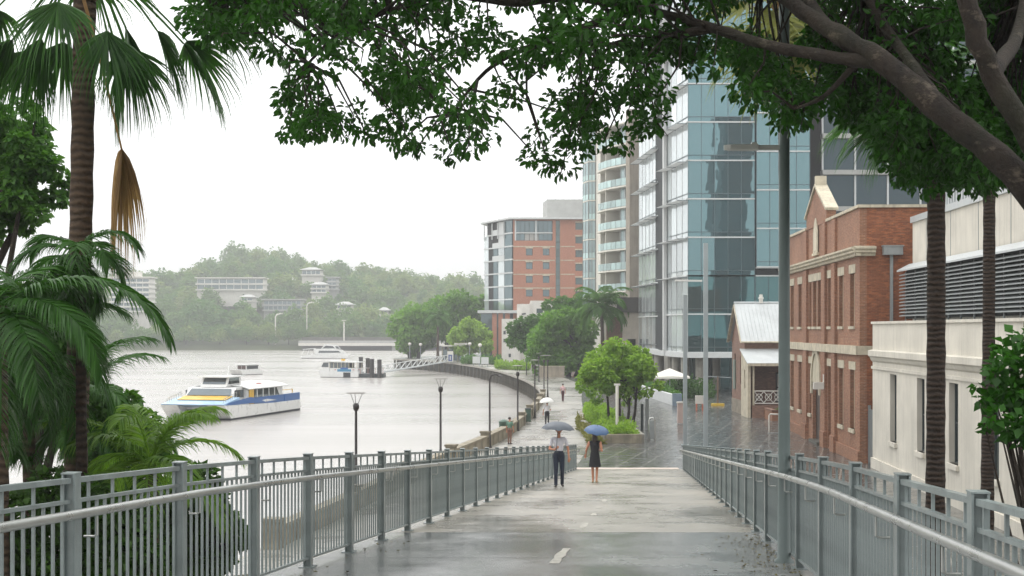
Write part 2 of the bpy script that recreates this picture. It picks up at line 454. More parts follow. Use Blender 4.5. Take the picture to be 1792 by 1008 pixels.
for s in (-1.6, 1.6):
    mb.bar((ramp_c(-8) + s, -8, ramp_z(-8) - 0.65), (ramp_c(14) + s, 14, ramp_z(14) - 0.65), 0.45, 0.6)
    mb.bar((ramp_c(14) + s, 14, ramp_z(14) - 0.65), (ramp_c(62) + s, 62, ramp_z(62) - 0.55), 0.45, 0.6)
mb.build('beam', M_CONC, ramp)
for d in (-4, 8, 20, 32, 44, 54):
    z = ramp_z(d) - 0.9
    if z > 0.2: MB().lathe([(0.42, 0), (0.4, 0.05), (0.4, z)], (ramp_c(d), d, 0), 16).build('column', M_CONC, ramp)
# worn dashed centre line
for k, (d0, d1) in enumerate([(6.2, 7.4), (9.0, 10.0), (11.6, 13.6), (15.4, 17.6), (21.8, 23.2), (25.5, 26.3), (28.3, 28.9), (31.3, 32.6), (37.2, 38.0), (43, 44.3), (50, 51.6), (57, 58.6)]):
    mb = MB(); rr = random.Random(k)
    n = 6; ys = np.linspace(d0, d1, n + 1); L_, R_ = [], []
    for y in ys:
        c = ramp_c(y) - 0.02
        L_.append((c - 0.055 + rr.uniform(-.015, .02), y, ramp_z(y) + 0.004)); R_.append((c + 0.055 + rr.uniform(-.02, .015), y, ramp_z(y) + 0.004))
    for i in range(n): mb.face(L_[i], R_[i], R_[i + 1], L_[i + 1])
    mb.build('centre_dash', M_LINE, ramp)
MB().bx(ramp_c(69) - RW - .1, ramp_c(69) + RW - 0.2, 69.0, 69.5, 0.0, 0.03).build('end_strip', M_PINK, ramp)
# leaf litter swept against the kerbs of the ramp
rng = np.random.default_rng(3)
n = 420
dd = rng.uniform(5, 20, n); side = np.where(rng.random(n) < 0.85, 1, -1); off = np.minimum(rng.exponential(0.22, n), 3.2)
P = np.stack([-1.035 + .098 * dd + side * (RW - 0.05 - off), dd, np.array([ramp_z(d) for d in dd]) + 0.012], 1)
V, Fc = leaf_geo(P, np.stack([rng.normal(size=n), rng.normal(size=n), rng.normal(size=n) * .1], 1), np.tile([0, 0, 1.0], (n, 1)) + rng.normal(size=(n, 3)) * .2, 0.022 + 0.035 * rng.random(n), 0.012 + .02 * rng.random(n))
link('leaf_litter', quads_mesh('leaf_litter', V, Fc, foliage('litter', '#2a2216', '#6f6732', 0.6, 0.0)), label='fallen wet leaves scattered along the edges of the ramp', kind='stuff')

# ------------------------------------------------------------------ river wall
def along(line, s_list):
    p = np.array(line); seg = np.hypot(*(p[1:] - p[:-1]).T); cum = np.concatenate([[0], np.cumsum(seg)])
    return [(float(np.interp(s, cum, p[:, 0])), float(np.interp(s, cum, p[:, 1]))) for s in s_list], cum[-1]
_, WT = along(WS, [0])
cumd = lambda d: min((abs(q[1] - d), s) for s, q in zip(np.linspace(0, WT, 3000), along(WS, np.linspace(0, WT, 3000))[0]) if q[1] < 322)[1]
s_a, s_b = cumd(30), cumd(320)
M_PIER = plain('weathered_pier', '#6d685c', .8, .3, 1.5, streak=.7)
wallt = thing('river_wall', 'curving concrete river wall with piers and pale coping along the promenade', 'river wall')
mb = MB(); pts = [p for p in WS if p[1] < 420]
for a, b in zip(pts, pts[1:]):
    l_ = math.hypot(b[0] - a[0], b[1] - a[1]); ox, oy = (b[1] - a[1]) / l_ * .8, -(b[0] - a[0]) / l_ * .8
    mb.face((a[0] + ox, a[1] + oy, -5), (b[0] + ox, b[1] + oy, -5), (b[0] + ox, b[1] + oy, -0.02), (a[0] + ox, a[1] + oy, -0.02))
mb.build('retaining_face', plain('dark_recess_stone', '#35352c', .7, .35, .8, bump=.5, streak=.6), wallt)  # dark tone for the whole face set back behind the piers
st = np.arange(s_a, s_b + 14, 4.0); Q, _ = along(WS, st)
for i, (a, b) in enumerate(zip(Q, Q[1:])):
    a_, b_ = Vector((*a, -0.14)), Vector((*b, -0.14)); t_ = (b_ - a_).normalized() * 0.015
    MB().bar(a_ + t_ + Vector((.12, 0, 0)), b_ - t_ + Vector((.12, 0, 0)), 0.6, 0.26).build('coping', M_CONC, wallt)
    MB().bx(-.05, .4, -.14, .14, -2.9, -0.32).build('pier', M_PIER, wallt, loc=(a[0] + 0.05, a[1], 0), rz=math.atan2(b[1] - a[1], b[0] - a[0]) - math.pi / 2)
# low stone parapet on the near stretch
par = thing('stone_parapet', 'low sandstone parapet wall with posts along the river side of the path', 'parapet')
st = np.arange(cumd(44), cumd(146), 1.9); Q, _ = along(WS, st)
bm_block = MB().bx(-.16, .16, .03, 1.87, 0, 0.6).mesh('block', M_STONE)
bm_cap = MB().bx(-.22, .22, 0.01, 1.89, 0.605, 0.71).mesh('cap_stone', M_STONE)
bm_post = MB().bx(-.25, .25, -.25, .25, 0, .85).bx(-.3, .3, -.3, .3, .85, .95).mesh('post', M_STONE)
for i, (a, b) in enumerate(zip(Q, Q[1:])):
    rz = math.atan2(b[1] - a[1], b[0] - a[0]) - math.pi / 2
    link('block', bm_block, par, (a[0] + .25, a[1], 0.005), rz); link('cap_stone', bm_cap, par, (a[0] + .25, a[1], 0.005), rz)
    if i % 5 == 0: link('post', bm_post, par, (a[0] + .25, a[1], 0.004), rz)

# ------------------------------------------------------------------ far shore
def hill_h(px):
    return np.interp(px, [-700, -100, 60, 190, 250, 305, 360, 430, 500, 580, 640, 720, 800, 870, 1000, 1400, 2200], [24, 27, 25, 22, 25, 24, 30, 36, 34, 30, 27, 24.5, 22, 19, 18, 20, 18])
def hill_z(x, d):
    px = HX + x * F_PX / np.maximum(d, 1)
    s = np.clip((d - 608) / 190, 0, 1); s = s * s * (3 - 2 * s)
    back = np.clip((d - 900) / 500, 0, 1)
    return -2.6 + np.minimum(d - 604, 6) * 0.45 + s * (hill_h(px) + 1) * (1 - 0.35 * back)
xs = np.linspace(-900, 900, 91); ds = np.concatenate([np.linspace(603, 850, 34), np.linspace(880, 1700, 12)])
X, D = np.meshgrid(xs, ds); Z = hill_z(X, D) + np.random.default_rng(1).normal(size=X.shape) * 0.5 * (D > 612)
V = np.stack([X, D, Z], -1).reshape(-1, 3); nx = len(xs)
i0 = (np.arange(len(ds) - 1)[:, None] * nx + np.arange(nx - 1)).ravel()
link('hill', quads_mesh('hill', V, np.stack([i0, i0 + 1, i0 + nx + 1, i0 + nx], 1), plain('hill_soil', '#47502f', 0.9, 0.3, 0.05)), kind='structure')
M_WHITE = plain('white_render', '#d6d3cb', 0.7, 0.06, 0.8, streak=0.15)
M_GREYP = plain('pale_grey_render', '#a9aaa6', 0.7, 0.1, 0.6)
vi = thing('viaduct', 'pale road viaduct on piers along the far shore behind the ferries', 'viaduct', (0, 596, 0))
x0, x1 = gx(522, 596), 60
MB().bx(x0, x1, 0, 9, -0.2, 1.0).build('deck', M_WHITE, vi)
MB().bx(x0, x1, -0.1, 0.15, 1.005, 2.0).build('barrier', M_GREYP, vi)
for x in np.arange(x0 + 14, x1, 26): MB().bx(x - .9, x + .9, 1.5, 4, -5, -0.205).build('pier', M_GREYP, vi)
MB().bx(x0, x1, 9.1, 10, -5, 3.4).build('retaining_wall', M_CONC_D, vi)
# ================================================================== FENCES
M_FENCE = plain('fence_paint', '#828c8b', 0.4, 0.16, 3.5, metallic=0.0, bump=0.2, bscale=60, streak=0.45, coat=0.35)
M_RAIL = plain('handrail_steel', '#b9bab6', 0.3, 0.12, 3.0, metallic=0.85)
def make_fence(side, d_first, step, label):
    inn = -side                                             # towards the middle of the ramp
    f = thing('ramp_fence', label, 'fence', group='steel fences of the ramp')
    fx = lambda d: ramp_c(d) + side * RW
    posts = [d_first + step * k for k in range(-4, 40) if d_first + step * k < 68.9]
    ang = -math.atan(0.098)
    pm = (MB().bx(-.04, .04, -.012, .012, -0.06, 1.19).bx(-.042, -.03, -.05, .05, -0.06, 1.19).bx(.03, .042, -.05, .05, -0.06, 1.19)
          .bx(-.046, .046, -.054, .054, 1.192, 1.2).bx(-.08, .08, -.085, .085, 0.002, 0.016)).mesh('post', M_FENCE)
    H_TOP, H_MID, H_BOT, H_HAND = 1.15, 1.02, 0.10, 0.955
    br = MB().tube([(inn * .05, 0, -.16), (inn * .115, 0, -.16), (inn * .135, 0, -.15), (inn * .135, 0, -.03)], 0.008, 6).mesh('bracket', M_RAIL)
    bal = MB().bx(-.009, .009, -.009, .009, H_BOT + .012, H_MID - .012).mesh('baluster', M_FENCE)
    bal_t = MB().bx(-.009, .009, -.009, .009, H_BOT + .012, H_TOP - .012).mesh('baluster', M_FENCE)
    items = []
    for i, d in enumerate(posts):
        link('post', pm, f, (fx(d), d, ramp_z(d)), ang)
        link('bracket', br, f, (fx(d) , d + .1, ramp_z(d + .1) + H_HAND), ang)
        if i + 1 == len(posts): continue
        e = posts[i + 1]; a, b = d + 0.056, e - 0.056
        for nm, h, w, t_ in (('top_rail', H_TOP, .05, .032), ('middle_rail', H_MID, .04, .022), ('bottom_rail', H_BOT, .045, .022)):
            MB().bar((fx(a), a, ramp_z(a) + h), (fx(b), b, ramp_z(b) + h), w, t_).build(nm, M_FENCE, f)
        nb = 14
        for k in range(nb):
            q = d + (e - d) * (k + 1) / (nb + 1)
            items.append((q, (fx(q), q, ramp_z(q)), k % 3 == 1))
    items = [it for it in items if it[0] > 4.0 or True]
    seen = [it for it in items if it[0] > (6.8 if side > 0 else 7.4)][:300]
    ids = set(id(s) for s in seen); rest = [it for it in items if id(it) not in ids]
    for q, p, tall in seen: link('baluster', bal_t if tall else bal, f, p, ang)
    mb = MB()
    for q, p, tall in rest: mb.bx(p[0] - .009, p[0] + .009, p[1] - .009, p[1] + .009, p[2] + H_BOT + .012, p[2] + (H_TOP if tall else H_MID) - .012)
    o = mb.build('baluster', M_FENCE, f); o['kind'] = 'stuff'
    pts = [(fx(d) + inn * .135, d, ramp_z(d) + H_HAND) for d in [posts[0]] + list(np.arange(math.ceil(posts[0]), 68.5, 2.0)) + [68.9]]
    pts += [(pts[-1][0], 69.1, pts[-1][2] - .05), (pts[-1][0] - inn * .1, 69.15, pts[-1][2] - .1)]
    MB().tube(pts, 0.029, 12).build('handrail', M_RAIL, f)
    return f
make_fence(-1, 8.85, 2.035, 'grey steel fence with bars and handrail on the river side of the ramp')
make_fence(1, 6.70, 2.02, 'grey steel fence with bars and handrail on the side of the brick buildings')
# ================================================================== BUILDINGS BESIDE THE PLAZA
M_BRICK = brick_mat('red_brick', '#aa7352', '#875b41', '#ab9684', dirt=0.55)
M_BRICK_O = brick_mat('orange_brick', '#b4683a', '#743d20', '#96775f', dirt=0.7)
M_BRICK_D = brick_mat('cottage_brick', '#9a7460', '#765648', '#8d7d70', dirt=0.5)
M_TRIM = plain('stone_trim', '#c2b9a3', 0.75, 0.16, 2.0, streak=0.65)
M_CREAM = plain('cream_render', '#d0cbbe', 0.7, 0.1, 0.5, streak=0.3)
M_CREAM_F = plain('cream_frame', '#c9c0aa', 0.5, 0.08, 3)
M_DARK_F = plain('dark_frame', '#2f3a3c', 0.45, 0.1, 3)
M_GREY_M = plain('grey_metal', '#8d9292', 0.45, 0.1, 2, streak=0.2)
M_ZINC = plain('zinc_roof', '#b7bcbc', 0.4, 0.08, 0.7, streak=0.2)
M_WIN = glass_mat('window_glass', '#1d2426', '#cfe0e0', 0.10, 0.03)
M_DOOR = plain('dark_door', '#3a2b23', 0.5, 0.15, 3)
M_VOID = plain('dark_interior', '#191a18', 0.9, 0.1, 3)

def wall_open(mb, axis, a0, a1, z0, z1, t0, t1, opens, mat=0):
    """wall along 'x' or 'y' from a0..a1, thickness t0..t1, with rectangular openings (a, b, za, zb)"""
    cuts = sorted({a0, a1, *[o[0] for o in opens], *[o[1] for o in opens]})
    for p, q in zip(cuts, cuts[1:]):
        if q - p < 1e-4: continue
        oo = sorted([(o[2], o[3]) for o in opens if o[0] < (p + q) / 2 < o[1]])
        z = z0
        for za, zb in oo + [(z1, z1)]:
            if za - z > 1e-4:
                if axis == 'y': mb.bx(t0, t1, p, q, z, za, mat)
                else: mb.bx(p, q, t0, t1, z, za, mat)
            z = zb
    return mb
def window(parent, axis, a, b, za, zb, t, inward, frame=M_CREAM_F, glass=M_WIN, bars=(1, 1), fw=0.07, name='window', door=None):
    """sash frame with a pane behind it; t = plane of the frame, inward = +1/-1 towards the room"""
    def bb(mb, p, q, u, v, t0, t1):
        t0, t1 = min(t0, t1), max(t0, t1)
        return mb.bx(t0, t1, p, q, u, v) if axis == 'y' else mb.bx(p, q, t0, t1, u, v)
    mb = MB(); t1 = t + inward * 0.07
    bb(mb, a, a + fw, za, zb, t, t1); bb(mb, b - fw, b, za, zb, t, t1); bb(mb, a + fw, b - fw, zb - fw, zb, t, t1); bb(mb, a + fw, b - fw, za, za + fw, t, t1)
    nx_, nz_ = bars
    for i in range(1, nx_ + 1):
        c = a + (b - a) * i / (nx_ + 1); bb(mb, c - fw * .35, c + fw * .35, za + fw, zb - fw, t + inward * .01, t1)
    for j in range(1, nz_ + 1):
        c = za + (zb - za) * j / (nz_ + 1); bb(mb, a + fw, b - fw, c - fw * .4, c + fw * .4, t + inward * .013, t1 - inward * .004)
    w = mb.build(name, frame, parent)
    bb(MB(), a + fw * .5, b - fw * .5, za + fw * .5, zb - fw * .5, t + inward * .045, t + inward * .06).build('pane', glass, w)
    return w

# ------------------------------------------------------------------ two-storey red brick hall
B = thing('brick_hall', 'two-storey red brick hall with gabled parapet and cream stone bands', 'building', (17.6, 72, 0), -math.atan(0.0486))
LB, DB = 26.5, 11.0
gw = [(1.35, 2.55), (4.5, 5.75), (8.1, 9.2), (15.1, 15.95), (19.0, 20.3), (22.3, 23.7)]
uw = [(1.35, 2.55), (4.5, 5.75), (8.1, 9.2), (11.4, 12.7), (13.2, 14.5), (15.1, 15.95), (19.0, 20.3), (22.3, 23.7)]
op = [(a, b, 1.62, 4.7) for a, b in gw if a != 8.1] + [(8.1, 9.2, 0.05, 4.7), (12.0, 14.6, 0.05, 3.6)] + [(a, b, 6.95, 9.7) for a, b in uw]
mb = wall_open(MB(), 'y', 0, LB, 0, 12.95, 0, 0.35, op)
mb.build('wall', M_BRICK, B)
MB().bx(0.351, DB, 0, 0.35, 0, 12.95).build('end_wall', M_BRICK_O, B)
MB().bx(0.36, DB, LB - .35, LB, 0, 12.9).bx(DB - .3, DB, 0.36, LB - .36, 0, 12.9).build('rear_wall', M_BRICK_O, B)
MB().bx(0.36, DB - .31, 0.36, LB - .36, 11.4, 11.6).build('roof', M_ZINC, B)
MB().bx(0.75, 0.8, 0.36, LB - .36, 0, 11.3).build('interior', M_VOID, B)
for a, b in gw:
    if a == 8.1:
        MB().bx(0.22, 0.3, a, b, 0.05, 3.2).build('door', M_DOOR, B); window(B, 'y', a, b, 3.2, 4.7, 0.22, 1, bars=(0, 0))
    else: window(B, 'y', a, b, 1.62, 4.7, 0.2, 1)
for a, b in uw: window(B, 'y', a, b, 6.95, 9.7, 0.2, 1)
for a, b in gw + uw[3:5]:
    g = (a, b) in gw
    if g: MB().bx(-.025, .1, a - .3, b + .3, 4.7, 5.12).build('lintel', M_TRIM, B)
    if g and a != 8.1: MB().bx(-.09, .19, a - .15, b + .15, 1.42, 1.62).build('sill', M_TRIM, B)
for a, b in uw:
    MB().bx(-.025, .1, a - .28, b + .28, 9.7, 10.15).build('lintel', M_TRIM, B)
    MB().bx(-.09, .19, a - .12, b + .12, 6.8, 6.95).build('sill', M_TRIM, B)
# arched doorway
arch = [(0, 12.0 + 1.3 + 1.3 * math.cos(t) * 1.0, 3.6 + 1.75 * math.sin(t)) for t in np.linspace(0, math.pi, 13)]
mb = MB()
inner = [(y, z) for _, y, z in arch]; outer = [(13.3 + (y - 13.3) * 1.28, 3.6 + (z - 3.6) * 1.22) for y, z in inner]
for (p, q), (u, v) in zip(zip(inner, inner[1:]), zip(outer, outer[1:])):
    mb.extrude([(0, p[0], p[1]), (0, q[0], q[1]), (0, v[0], v[1]), (0, u[0], u[1])], (-.1, 0, 0), (.05, 0, 0))
mb.bx(-.1, .05, 12.0 - .36, 12.0, 2.9, 3.6).bx(-.1, .05, 14.6, 14.96, 2.9, 3.6)
mb.build('arch_surround', M_TRIM, B)
MB().extrude([(0, y, z) for y, z in inner], (-.02, 0, 0), (-.005, 0, 0)).build('arch_panel', M_TRIM, B)
MB().bx(0.2, 0.28, 12.0, 14.6, 0.05, 3.6).build('door', M_DOOR, B)
MB().bx(-.22, .2, 11.8, 14.8, 0, 0.14).build('step', M_CONC_D, B)
for y0, y1 in ((6.3, 7.4), (9.5, 10.7), (16.2, 17.6), (25.5, 26.5)):
    MB().bx(-.16, -.002, y0, y1, 0.9, 10.45).bx(-.14, -.002, y0 + .05, y1 - .05, 11.0, 12.9).build('pilaster', M_BRICK, B)
    MB().bx(-.24, -.002, y0 - .06, y1 + .06, 0, 0.9).build('pilaster_base', M_BRICK, B)
MB().bx(-.1, -.003, 0.003, 6.28, 0, 0.62).bx(-.1, -.003, 17.62, 25.4, 0, 0.62).build('plinth', M_BRICK, B)
MB().bx(-.2, -.162, 0, LB, 5.5, 5.95).bx(-.162, -.001, 0, LB, 5.5, 5.95).bx(-.2, 3.0, -.04, -.002, 5.5, 5.95).build('string_course', M_TRIM, B)
prof = [(-.001, 10.5), (-.2, 10.5), (-.24, 10.62), (-.36, 10.68), (-.36, 10.78), (-.46, 10.86), (-.46, 10.96), (-.001, 11.02)]
MB().extrude([(x, 0, z) for x, z in prof], (0, -.3, 0), (0, LB, 0)).extrude([(0, x, z) for x, z in prof], (-.3, 0, 0), (.75, 0, 0)).build('cornice', M_TRIM, B)
MB().bx(-.12, .47, -.12, 9.4, 12.952, 13.1).bx(-.12, .47, 16.8, LB, 12.952, 13.1).bx(.48, DB, -.12, .47, 12.952, 13.1).build('parapet_cap', M_TRIM, B)
mb = MB().extrude([(0, 9.5, 12.955), (0, 16.7, 12.955), (0, 16.7, 13.7), (0, 13.1, 15.25), (0, 9.5, 13.7)], (-.05, 0, 0), (.5, 0, 0)).build('gable', M_BRICK, B)
mb = MB()
for y0, y1 in ((9.5, 13.1), (16.7, 13.1)):
    mb.bar((.22, y0 - (.25 if y0 < y1 else -.25), 13.68), (.22, y1, 15.4), 0.75, 0.16, up=(0, 0, 1))
mb.bx(-.1, .55, 12.9, 13.3, 15.3, 15.95).build('gable_coping', M_TRIM, B)
MB().bx(-.16, -.002, 12.2, 14.0, 11.2, 11.35).extrude([(0, 12.3, 11.36), (0, 13.9, 11.36), (0, 13.9, 12.6), (0, 13.5, 13.2), (0, 13.1, 13.45), (0, 12.7, 13.2), (0, 12.3, 12.6)], (-.1, 0, 0), (-.055, 0, 0)).build('gable_niche', M_TRIM, B)
MB().extrude([(0, 12.65, 11.5), (0, 13.55, 11.5), (0, 13.55, 12.4), (0, 13.1, 13.0), (0, 12.65, 12.4)], (-.115, 0, 0), (-.102, 0, 0)).build('niche_window', M_CREAM_F, B)
MB().bx(1.13, 2.1, -.34, -.003, 10.55, 10.97).bx(1.08, 2.15, -.37, -.003, 10.97, 11.03).build('rainwater_head', M_GREY_M, B)
MB().bx(1.5, 1.64, -.16, -.01, 2.0, 10.55).build('downpipe', M_GREY_M, B)
lt = MB().bx(-.75, -.17, 9.55, 9.85, 3.35, 3.75).bx(-.2, -.16, 9.6, 9.8, 3.5, 4.2).build('wall_lamp', M_WHITE, B)
# timber-grey side gate
G = thing('side_gate', 'grey ribbed metal gate between the brick hall and cream building', 'gate', (17.75, 71.3, 0), -math.atan(0.0486))
MB().bx(.3, .34, -.9, .55, 0.1, 2.75).build('panel', M_GREY_M, G)
for k in range(9): MB().bx(.265, .299, -.88 + k * .165, -.82 + k * .165, 0.1, 2.75).build('rib', M_GREY_M, G)
MB().bx(.22, .36, -1.0, -.92, 0, 2.95).bx(.22, .36, .57, .65, 0, 2.95).build('gate_frame', M_GREY_M, G)

# ------------------------------------------------------------------ cream building with louvres
Cb = thing('cream_building', 'cream rendered building with tall sash windows and grey louvre band', 'building', (17.75, 70, 0), -math.atan(0.0486))
ops = []
for k in range(7):
    y1 = -3.95 - 5.3 * k; ops.append((y1 - 1.35, y1, 1.6, 4.72))
wall_open(MB(), 'y', -42, 0, 0, 7.05, 0, 0.4, ops).build('wall', M_CREAM, Cb)
MB().bx(.41, 10, -.4, 0, 0, 7.0).bx(.41, 10, -42, -41.6, 0, 7.0).build('end_wall', M_CREAM, Cb)
MB().bx(-.1, -.002, -42, 0.002, 0, 0.5).build('plinth', M_CREAM, Cb)
prof = [(-.002, 5.2), (-.08, 5.28), (-.14, 5.42), (-.22, 5.5), (-.22, 5.75), (-.002, 5.8)]
MB().extrude([(x, 0, z) for x, z in prof], (0, -42, 0), (0, .06, 0)).build('cornice', M_CREAM, Cb)
MB().bx(-.07, -.002, -42, 0.04, 4.86, 4.99).build('string_course', M_CREAM, Cb)
MB().bx(-.08, .5, -42, 0.05, 7.052, 7.17).build('parapet_cap', M_CREAM, Cb)
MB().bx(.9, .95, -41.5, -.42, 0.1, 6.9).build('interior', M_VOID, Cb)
for (a, b, za, zb) in ops:
    window(Cb, 'y', a, b, za, zb, 0.22, 1, frame=M_DARK_F, bars=(0, 1))
    MB().bx(-.12, .2, a - .12, b + .12, za - .2, za).build('sill', M_CREAM, Cb)
MB().bx(.5, 10, -41.5, -.42, 6.9, 7.0).build('roof', M_ZINC, Cb)
# louvre band: frame, brackets and every slat
for k in range(13):
    z = 7.42 + k * 0.165
    MB().extrude([(1.25, 0, z), (1.5, 0, z + .1), (1.5, 0, z + .125), (1.25, 0, z + .04)], (0, -41, 0), (0, -.15, 0)).build('louvre', M_GREY_M, Cb)
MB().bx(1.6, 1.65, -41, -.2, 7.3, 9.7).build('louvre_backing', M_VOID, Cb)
for k in range(21): MB().bx(1.52, 1.58, -.3 - k * 2.03, -.22 - k * 2.03, 7.05, 9.62).build('louvre_bracket', M_GREY_M, Cb)
MB().extrude([(1.15, 0, 9.6), (1.75, 0, 9.95), (1.75, 0, 10.0), (1.15, 0, 9.68)], (0, -41, 0), (0, -.1, 0)).build('louvre_hood', M_ZINC, Cb)
MB().bx(1.9, 10, -41, -.2, 7.0, 12.0).build('upper_wall', M_CREAM, Cb)
MB().bx(1.8, 10.1, -41.1, -.1, 12.002, 12.3).build('upper_cap', M_ZINC, Cb)
for k in range(9): MB().bx(1.885, 1.899, -3 - k * 4.4, -2.95 - k * 4.4, 9.98, 12.0).build('panel_joint', M_GREY_M, Cb)
# rooftop plant room set back from the street
PR = thing('plant_room', 'ribbed blue-grey metal plant room on the roof of the cream building', 'plant room', (20.6, 66, 12.3), -math.atan(0.0486))
MB().bx(0, 5, -9, 2.5, 0, 2.1).build('body', M_GREY_M, PR)
mb = MB()
for k in range(24): MB().bx(-.05, -.003, -8.8 + k * .47, -8.62 + k * .47, 0.1, 2.05).build('rib', M_ZINC, PR)

# ------------------------------------------------------------------ little brick cottage
Cot = thing('cottage', 'small brick cottage with pale metal gable roof and white verandah', 'cottage', (18.2, 109, 0))
x0, yf, yb, W = 0.15, 3.2, 9.6, 9.0
ymid = (yf + yb) / 2; ze, za_ = 6.0, 8.75
slot = [(4.3, 4.75, 2.4, 4.6), (5.0, 5.4, 2.4, 4.6), (7.6, 8.3, 1.9, 4.8)]
mb = wall_open(MB(), 'y', yf, yb, 1.1, ze, x0, x0 + .3, slot)
mb.extrude([(0, yf, ze + .001), (0, yb, ze + .001), (0, ymid, za_ - .12)], (x0, 0, 0), (x0 + .3, 0, 0))
mb.build('gable_wall', M_BRICK_D, Cot)
MB().bx(x0 - .04, x0 + .3, yf, yb, 0, 1.098).build('plinth', plain('stained_plinth', '#8b8273', 0.8, 0.3, 2.5, streak=0.5), Cot)
fo = [(2.6, 4.3, 1.0, 3.4), (5.6, 7.0, 0.3, 3.2)]
wall_open(MB(), 'x', x0 + .301, W, 0, ze, yf, yf + .3, fo).build('front_wall', M_BRICK_D, Cot)
MB().bx(x0 + .3, W, yb - .3, yb, 0, ze).bx(W - .3, W, yf + .3, yb - .3, 0, ze).build('rear_wall', M_BRICK_D, Cot)
MB().bx(x0 + .8, x0 + .9, yf + .4, yb - .4, 0, 5.5).bx(x0 + .9, W - .4, yf + .9, yf + 1.0, 0, 5.5).build('interior', M_VOID, Cot)
window(Cot, 'x', 2.6, 4.3, 1.0, 3.4, yf + .1, 1, frame=plain('dark_brown_frame', '#2c211c', 0.5), bars=(1, 1), fw=0.12, glass=plain('frosted_glass', '#a9b0ad', 0.25, 0.05, 2))
MB().bx(5.6, 7.0, yf + .1, yf + .16, .3, 3.2).build('door', M_DOOR, Cot)
for a, b, u, v in slot: window(Cot, 'y', a, b, u, v, x0 + .1, 1, frame=plain('dark_brown_frame', '#2c211c', 0.5), bars=(0, 1), fw=0.05)
MB().bx(x0 - .12, x0 - .005, 7.5, 8.4, 1.9, 4.3).build('shutter', plain('grey_green_shutter', '#6f7a70', 0.6, 0.1, 3), Cot)
for s, yy in ((1, yf), (-1, yb)):
    mb = MB().bar((x0 - .3, yy - s * .35, ze - .28), (x0 - .3, ymid, za_ + .02), .06, .22, up=(1, 0, 0))
    mb.build('barge_board', M_TRIM, Cot)
for s, yy in ((1, yf), (-1, yb)):
    r = MB()
    r.extrude([(0, yy - s * .4, ze - .3 + .1), (0, ymid, za_ + .12), (0, ymid, za_ + .17), (0, yy - s * .4, ze - .3 + .15)], (x0 - .32, 0, 0), (W + .3, 0, 0))
    ro = r.build('roof_sheet', M_ZINC, Cot)
    mb = MB(); n = 30
    for k in range(n):
        x = x0 - .2 + (W + .4) * k / n
        mb.bar((x, yy - s * .4, ze - .3 + .165), (x, ymid, za_ + .185), .035, .03)
    mb.build('corrugation', M_ZINC, ro)
MB().tube([(x0 - .35, ymid, za_ + .19), (W + .3, ymid, za_ + .19)], .09, 8).build('ridge_cap', M_ZINC, Cot)
MB().tube([(x0 - .3, yf - .5, ze - .22), (W + .3, yf - .5, ze - .22)], .07, 8).build('gutter', M_TRIM, Cot)
MB().lathe([(.16, 0), (.16, .35), (.22, .36), (.22, .48), (.14, .5), (.14, .7), (0, .72)], (2.0, ymid, za_ + .15), 12).build('roof_vent', M_WHITE, Cot)
# verandah
MB().extrude([(0, -.45, 4.15), (0, yf - .002, 5.2), (0, yf - .002, 5.26), (0, -.45, 4.21)], (-.25, 0, 0), (W + .3, 0, 0)).build('verandah_roof', M_ZINC, Cot)
MB().bar((-.2, -.4, 4.08), (W + .25, -.4, 4.08), .14, .2).build('fascia', M_TRIM, Cot)
mb = wall_open(MB(), 'y', 0, yf - .002, 0, 4.0, -.12, .1, [(1.2, 1.8, 2.2, 4.0 - .35)])
mb.extrude([(0, 0, 4.0), (0, yf - .002, 4.0), (0, yf - .002, 5.15), (0, 0, 4.15)], (-.12, 0, 0), (.1, 0, 0)); mb.build('side_screen', M_TRIM, Cot)
MB().bx(.2, W, 0, yf - .003, 0, 0.95).build('verandah_floor', M_BRICK_D, Cot)
for x in (.25, 2.55, 4.85, 7.15): MB().bx(x, x + .13, -.02, .11, .95, 4.0).build('verandah_post', M_TRIM, Cot)
for x in (.38, 2.68, 4.98):
    MB().bx(x, x + 2.17, .02, .08, 2.02, 2.1).build('rail', M_WHITE, Cot); MB().bx(x, x + 2.17, .02, .08, 1.08, 1.15).build('rail', M_WHITE, Cot)
    for k in range(3):
        a = x + k * .725; m_ = a + .36
        mb = MB().bar((a, .05, 1.15), (a + .72, .05, 2.02), .05, .05, up=(0, 1, 0)).bar((a, .055, 2.02), (a + .72, .055, 1.15), .05, .05, up=(0, 1, 0))
        for j in range(10):
            t0, t1 = 2 * math.pi * j / 10, 2 * math.pi * (j + 1) / 10
            mb.bar((m_ + .25 * math.cos(t0), .06, 1.585 + .25 * math.sin(t0)), (m_ + .25 * math.cos(t1), .06, 1.585 + .25 * math.sin(t1)), .045, .045, up=(0, 1, 0))
        mb.build('balustrade_panel', M_WHITE, Cot)
GW = thing('garden_wall', 'low brick garden wall in front of the cottage verandah', 'wall', (18.2, 107.2, 0))
MB().bx(1.0, 9, -2.2, -1.95, 0, .75).bx(1.0, 1.25, -1.94, .9, 0, .75).build('brickwork', M_BRICK, GW)
MB().bx(.95, 9.05, -2.26, -1.9, .752, .84).bx(.95, 1.3, -1.89, .95, .752, .84).build('coping', M_BRICK_D, GW)
MB().bx(3.1, 4.2, -2.35, -1.8, .842, 1.5).build('planter_box', plain('ochre_box', '#a9793f', 0.7), GW)
